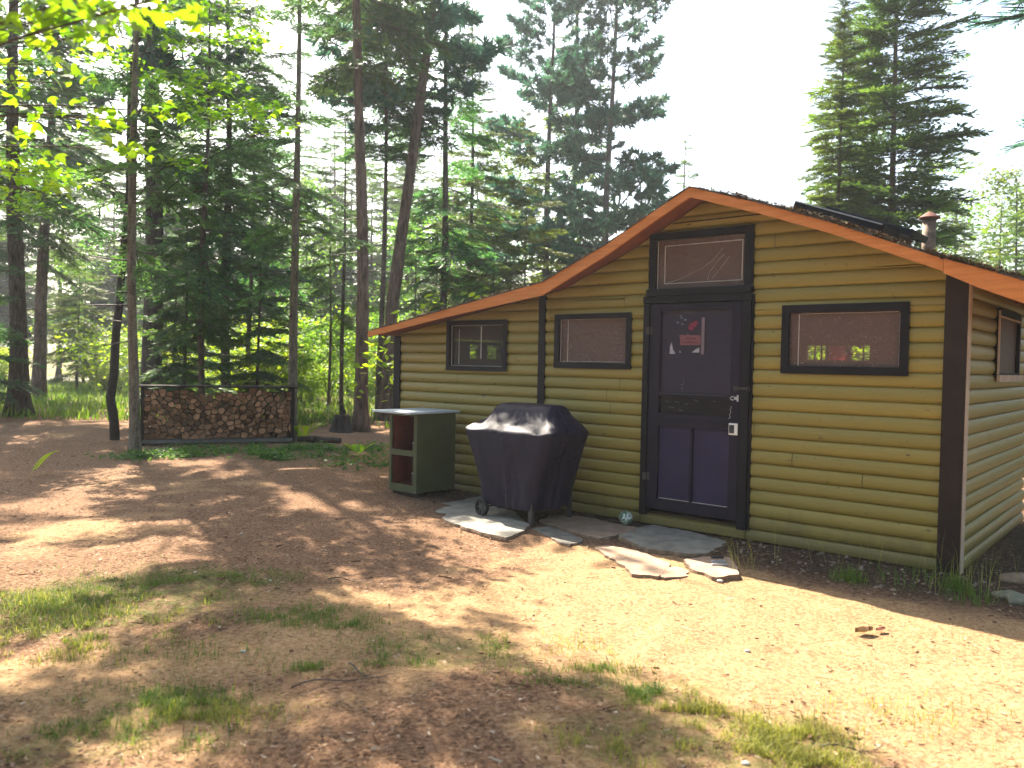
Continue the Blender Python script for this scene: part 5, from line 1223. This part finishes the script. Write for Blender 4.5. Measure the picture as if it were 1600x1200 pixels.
# needle litter and twigs on the yard
n = 70000; r6 = np.random.default_rng(8)
ly = 2.7 + 11.5 * r6.random(n) ** 1.7; lx = (r6.uniform(-60, 1660, n) - 800) / F * ly
u_, off_ = to_cabin(lx, ly); s_, so_, g_ = ground_masks(lx, ly)
ok = ~((off_ < .04) & (u_ > -.02)) & (r6.random(n) > s_ * .72)
lx, ly = lx[ok], ly[ok]; n = len(lx); a = r6.uniform(0, 2 * PI, n); big = r6.random(n)
l = np.where(big > .9965, r6.uniform(.04, .12, n), r6.uniform(.010, .034, n)); wd = np.where(big > .9965, r6.uniform(.002, .0045, n), np.where(big > .9, r6.uniform(.006, .013, n), r6.uniform(.0012, .003, n)))
d = np.stack([np.cos(a), np.sin(a)], 1); s = np.stack([-d[:, 1], d[:, 0]], 1)
z0 = gz(lx, ly) + r6.uniform(.008, .018, n); XY = np.stack([lx, ly], 1)
V = np.zeros((n, 4, 3))
for k, (e_, sg) in enumerate(((-.5, -.5), (-.5, .5), (.5, .5), (.5, -.5))):
    V[:, k, :2] = XY + d * (e_ * l)[:, None] + s * (sg * wd)[:, None]; V[:, k, 2] = z0 + (.4 + sg) * wd * r6.uniform(-.2, .9, n) + e_ * l * r6.uniform(-.18, .18, n)
m_, n_, o_ = nt('yard_litter'); t_ = attr(n_, 'tone').outputs['Fac']
bsdf(n_, o_, ramp(n_, t_, [(0, (.04, .025, .02)), (.35, (.15, .075, .045)), (.7, (.30, .18, .11)), (.93, (.42, .30, .20)), (1, (.55, .47, .38))]), .9, .1)
tag(link(bpy.data.objects.new('forest_litter', np_mesh('forest_litter', V.reshape(-1, 3), [np.arange(n * 4).reshape(n, 4)], [m_], None, np.repeat(r6.random(n), 4)))), kind='stuff')
# pale dead leaves along the cabin foot
r7 = np.random.default_rng(15); V = []; n = 240
cu = r7.uniform(-.6, 2.0, n); co_ = .06 + .85 * r7.random(n) ** 1.3
pts = np.array([cabin_xy(a_, b_) for a_, b_ in zip(cu, co_)]); pts3 = np.concatenate([pts, gz(pts[:, 0], pts[:, 1])[:, None] + .014], 1)
tag(link(bpy.data.objects.new('leaf_litter', leaf_cloud('leaf_litter', pts3, .05, M_DEADP, False, 4, .5))), kind='stuff')
for k, (px, py, ang, L, lab) in enumerate(((520, 1072, .3, .38, 'thin curved twig on the shaded dirt below the grass, nearest the middle'), (545, 905, .1, .3, 'thin straight twig on the brown dirt in mid yard'), (1330, 1165, .4, .25, 'short twig on the nearest sand'), (575, 1050, -.6, .28, 'short twig on the dirt right of the curved twig'))):
    p = ground_point(px, py); b = MB(); P = [(L * (t - .5), .05 * math.sin(t * 3 + k), .015 + .012 * math.sin(t * 7)) for t in np.linspace(0, 1, 8)]
    b.tube(P, list(np.linspace(.0045, .002, 8)), 6); b.tube([P[4], (P[4][0] + .04, P[4][1] + .03, .012)], [.0025, .0012], 5)
    o = b.build('fallen_twig', M_TWIG, None, smooth=True); o.location = (p[0], p[1], float(gz(*p)) + .004); o.rotation_euler = (0, 0, ang); tag(o, lab, 'twig', 'fallen twigs on the yard')

# ------------------------------------------------------------------ hazy summer air
m_, n_, o_ = nt('haze_air'); pv = n_.nodes.new('ShaderNodeVolumePrincipled'); pv.inputs['Color'].default_value = (.9, .95, 1, 1); pv.inputs['Density'].default_value = HAZE; pv.inputs['Anisotropy'].default_value = .4
n_.links.new(pv.outputs[0], o_.inputs['Volume'])
hb_ = MB(); hb_.box(-420, 420, -40, 430, -8, 34); tag(hb_.build('haze', m_), kind='stuff')
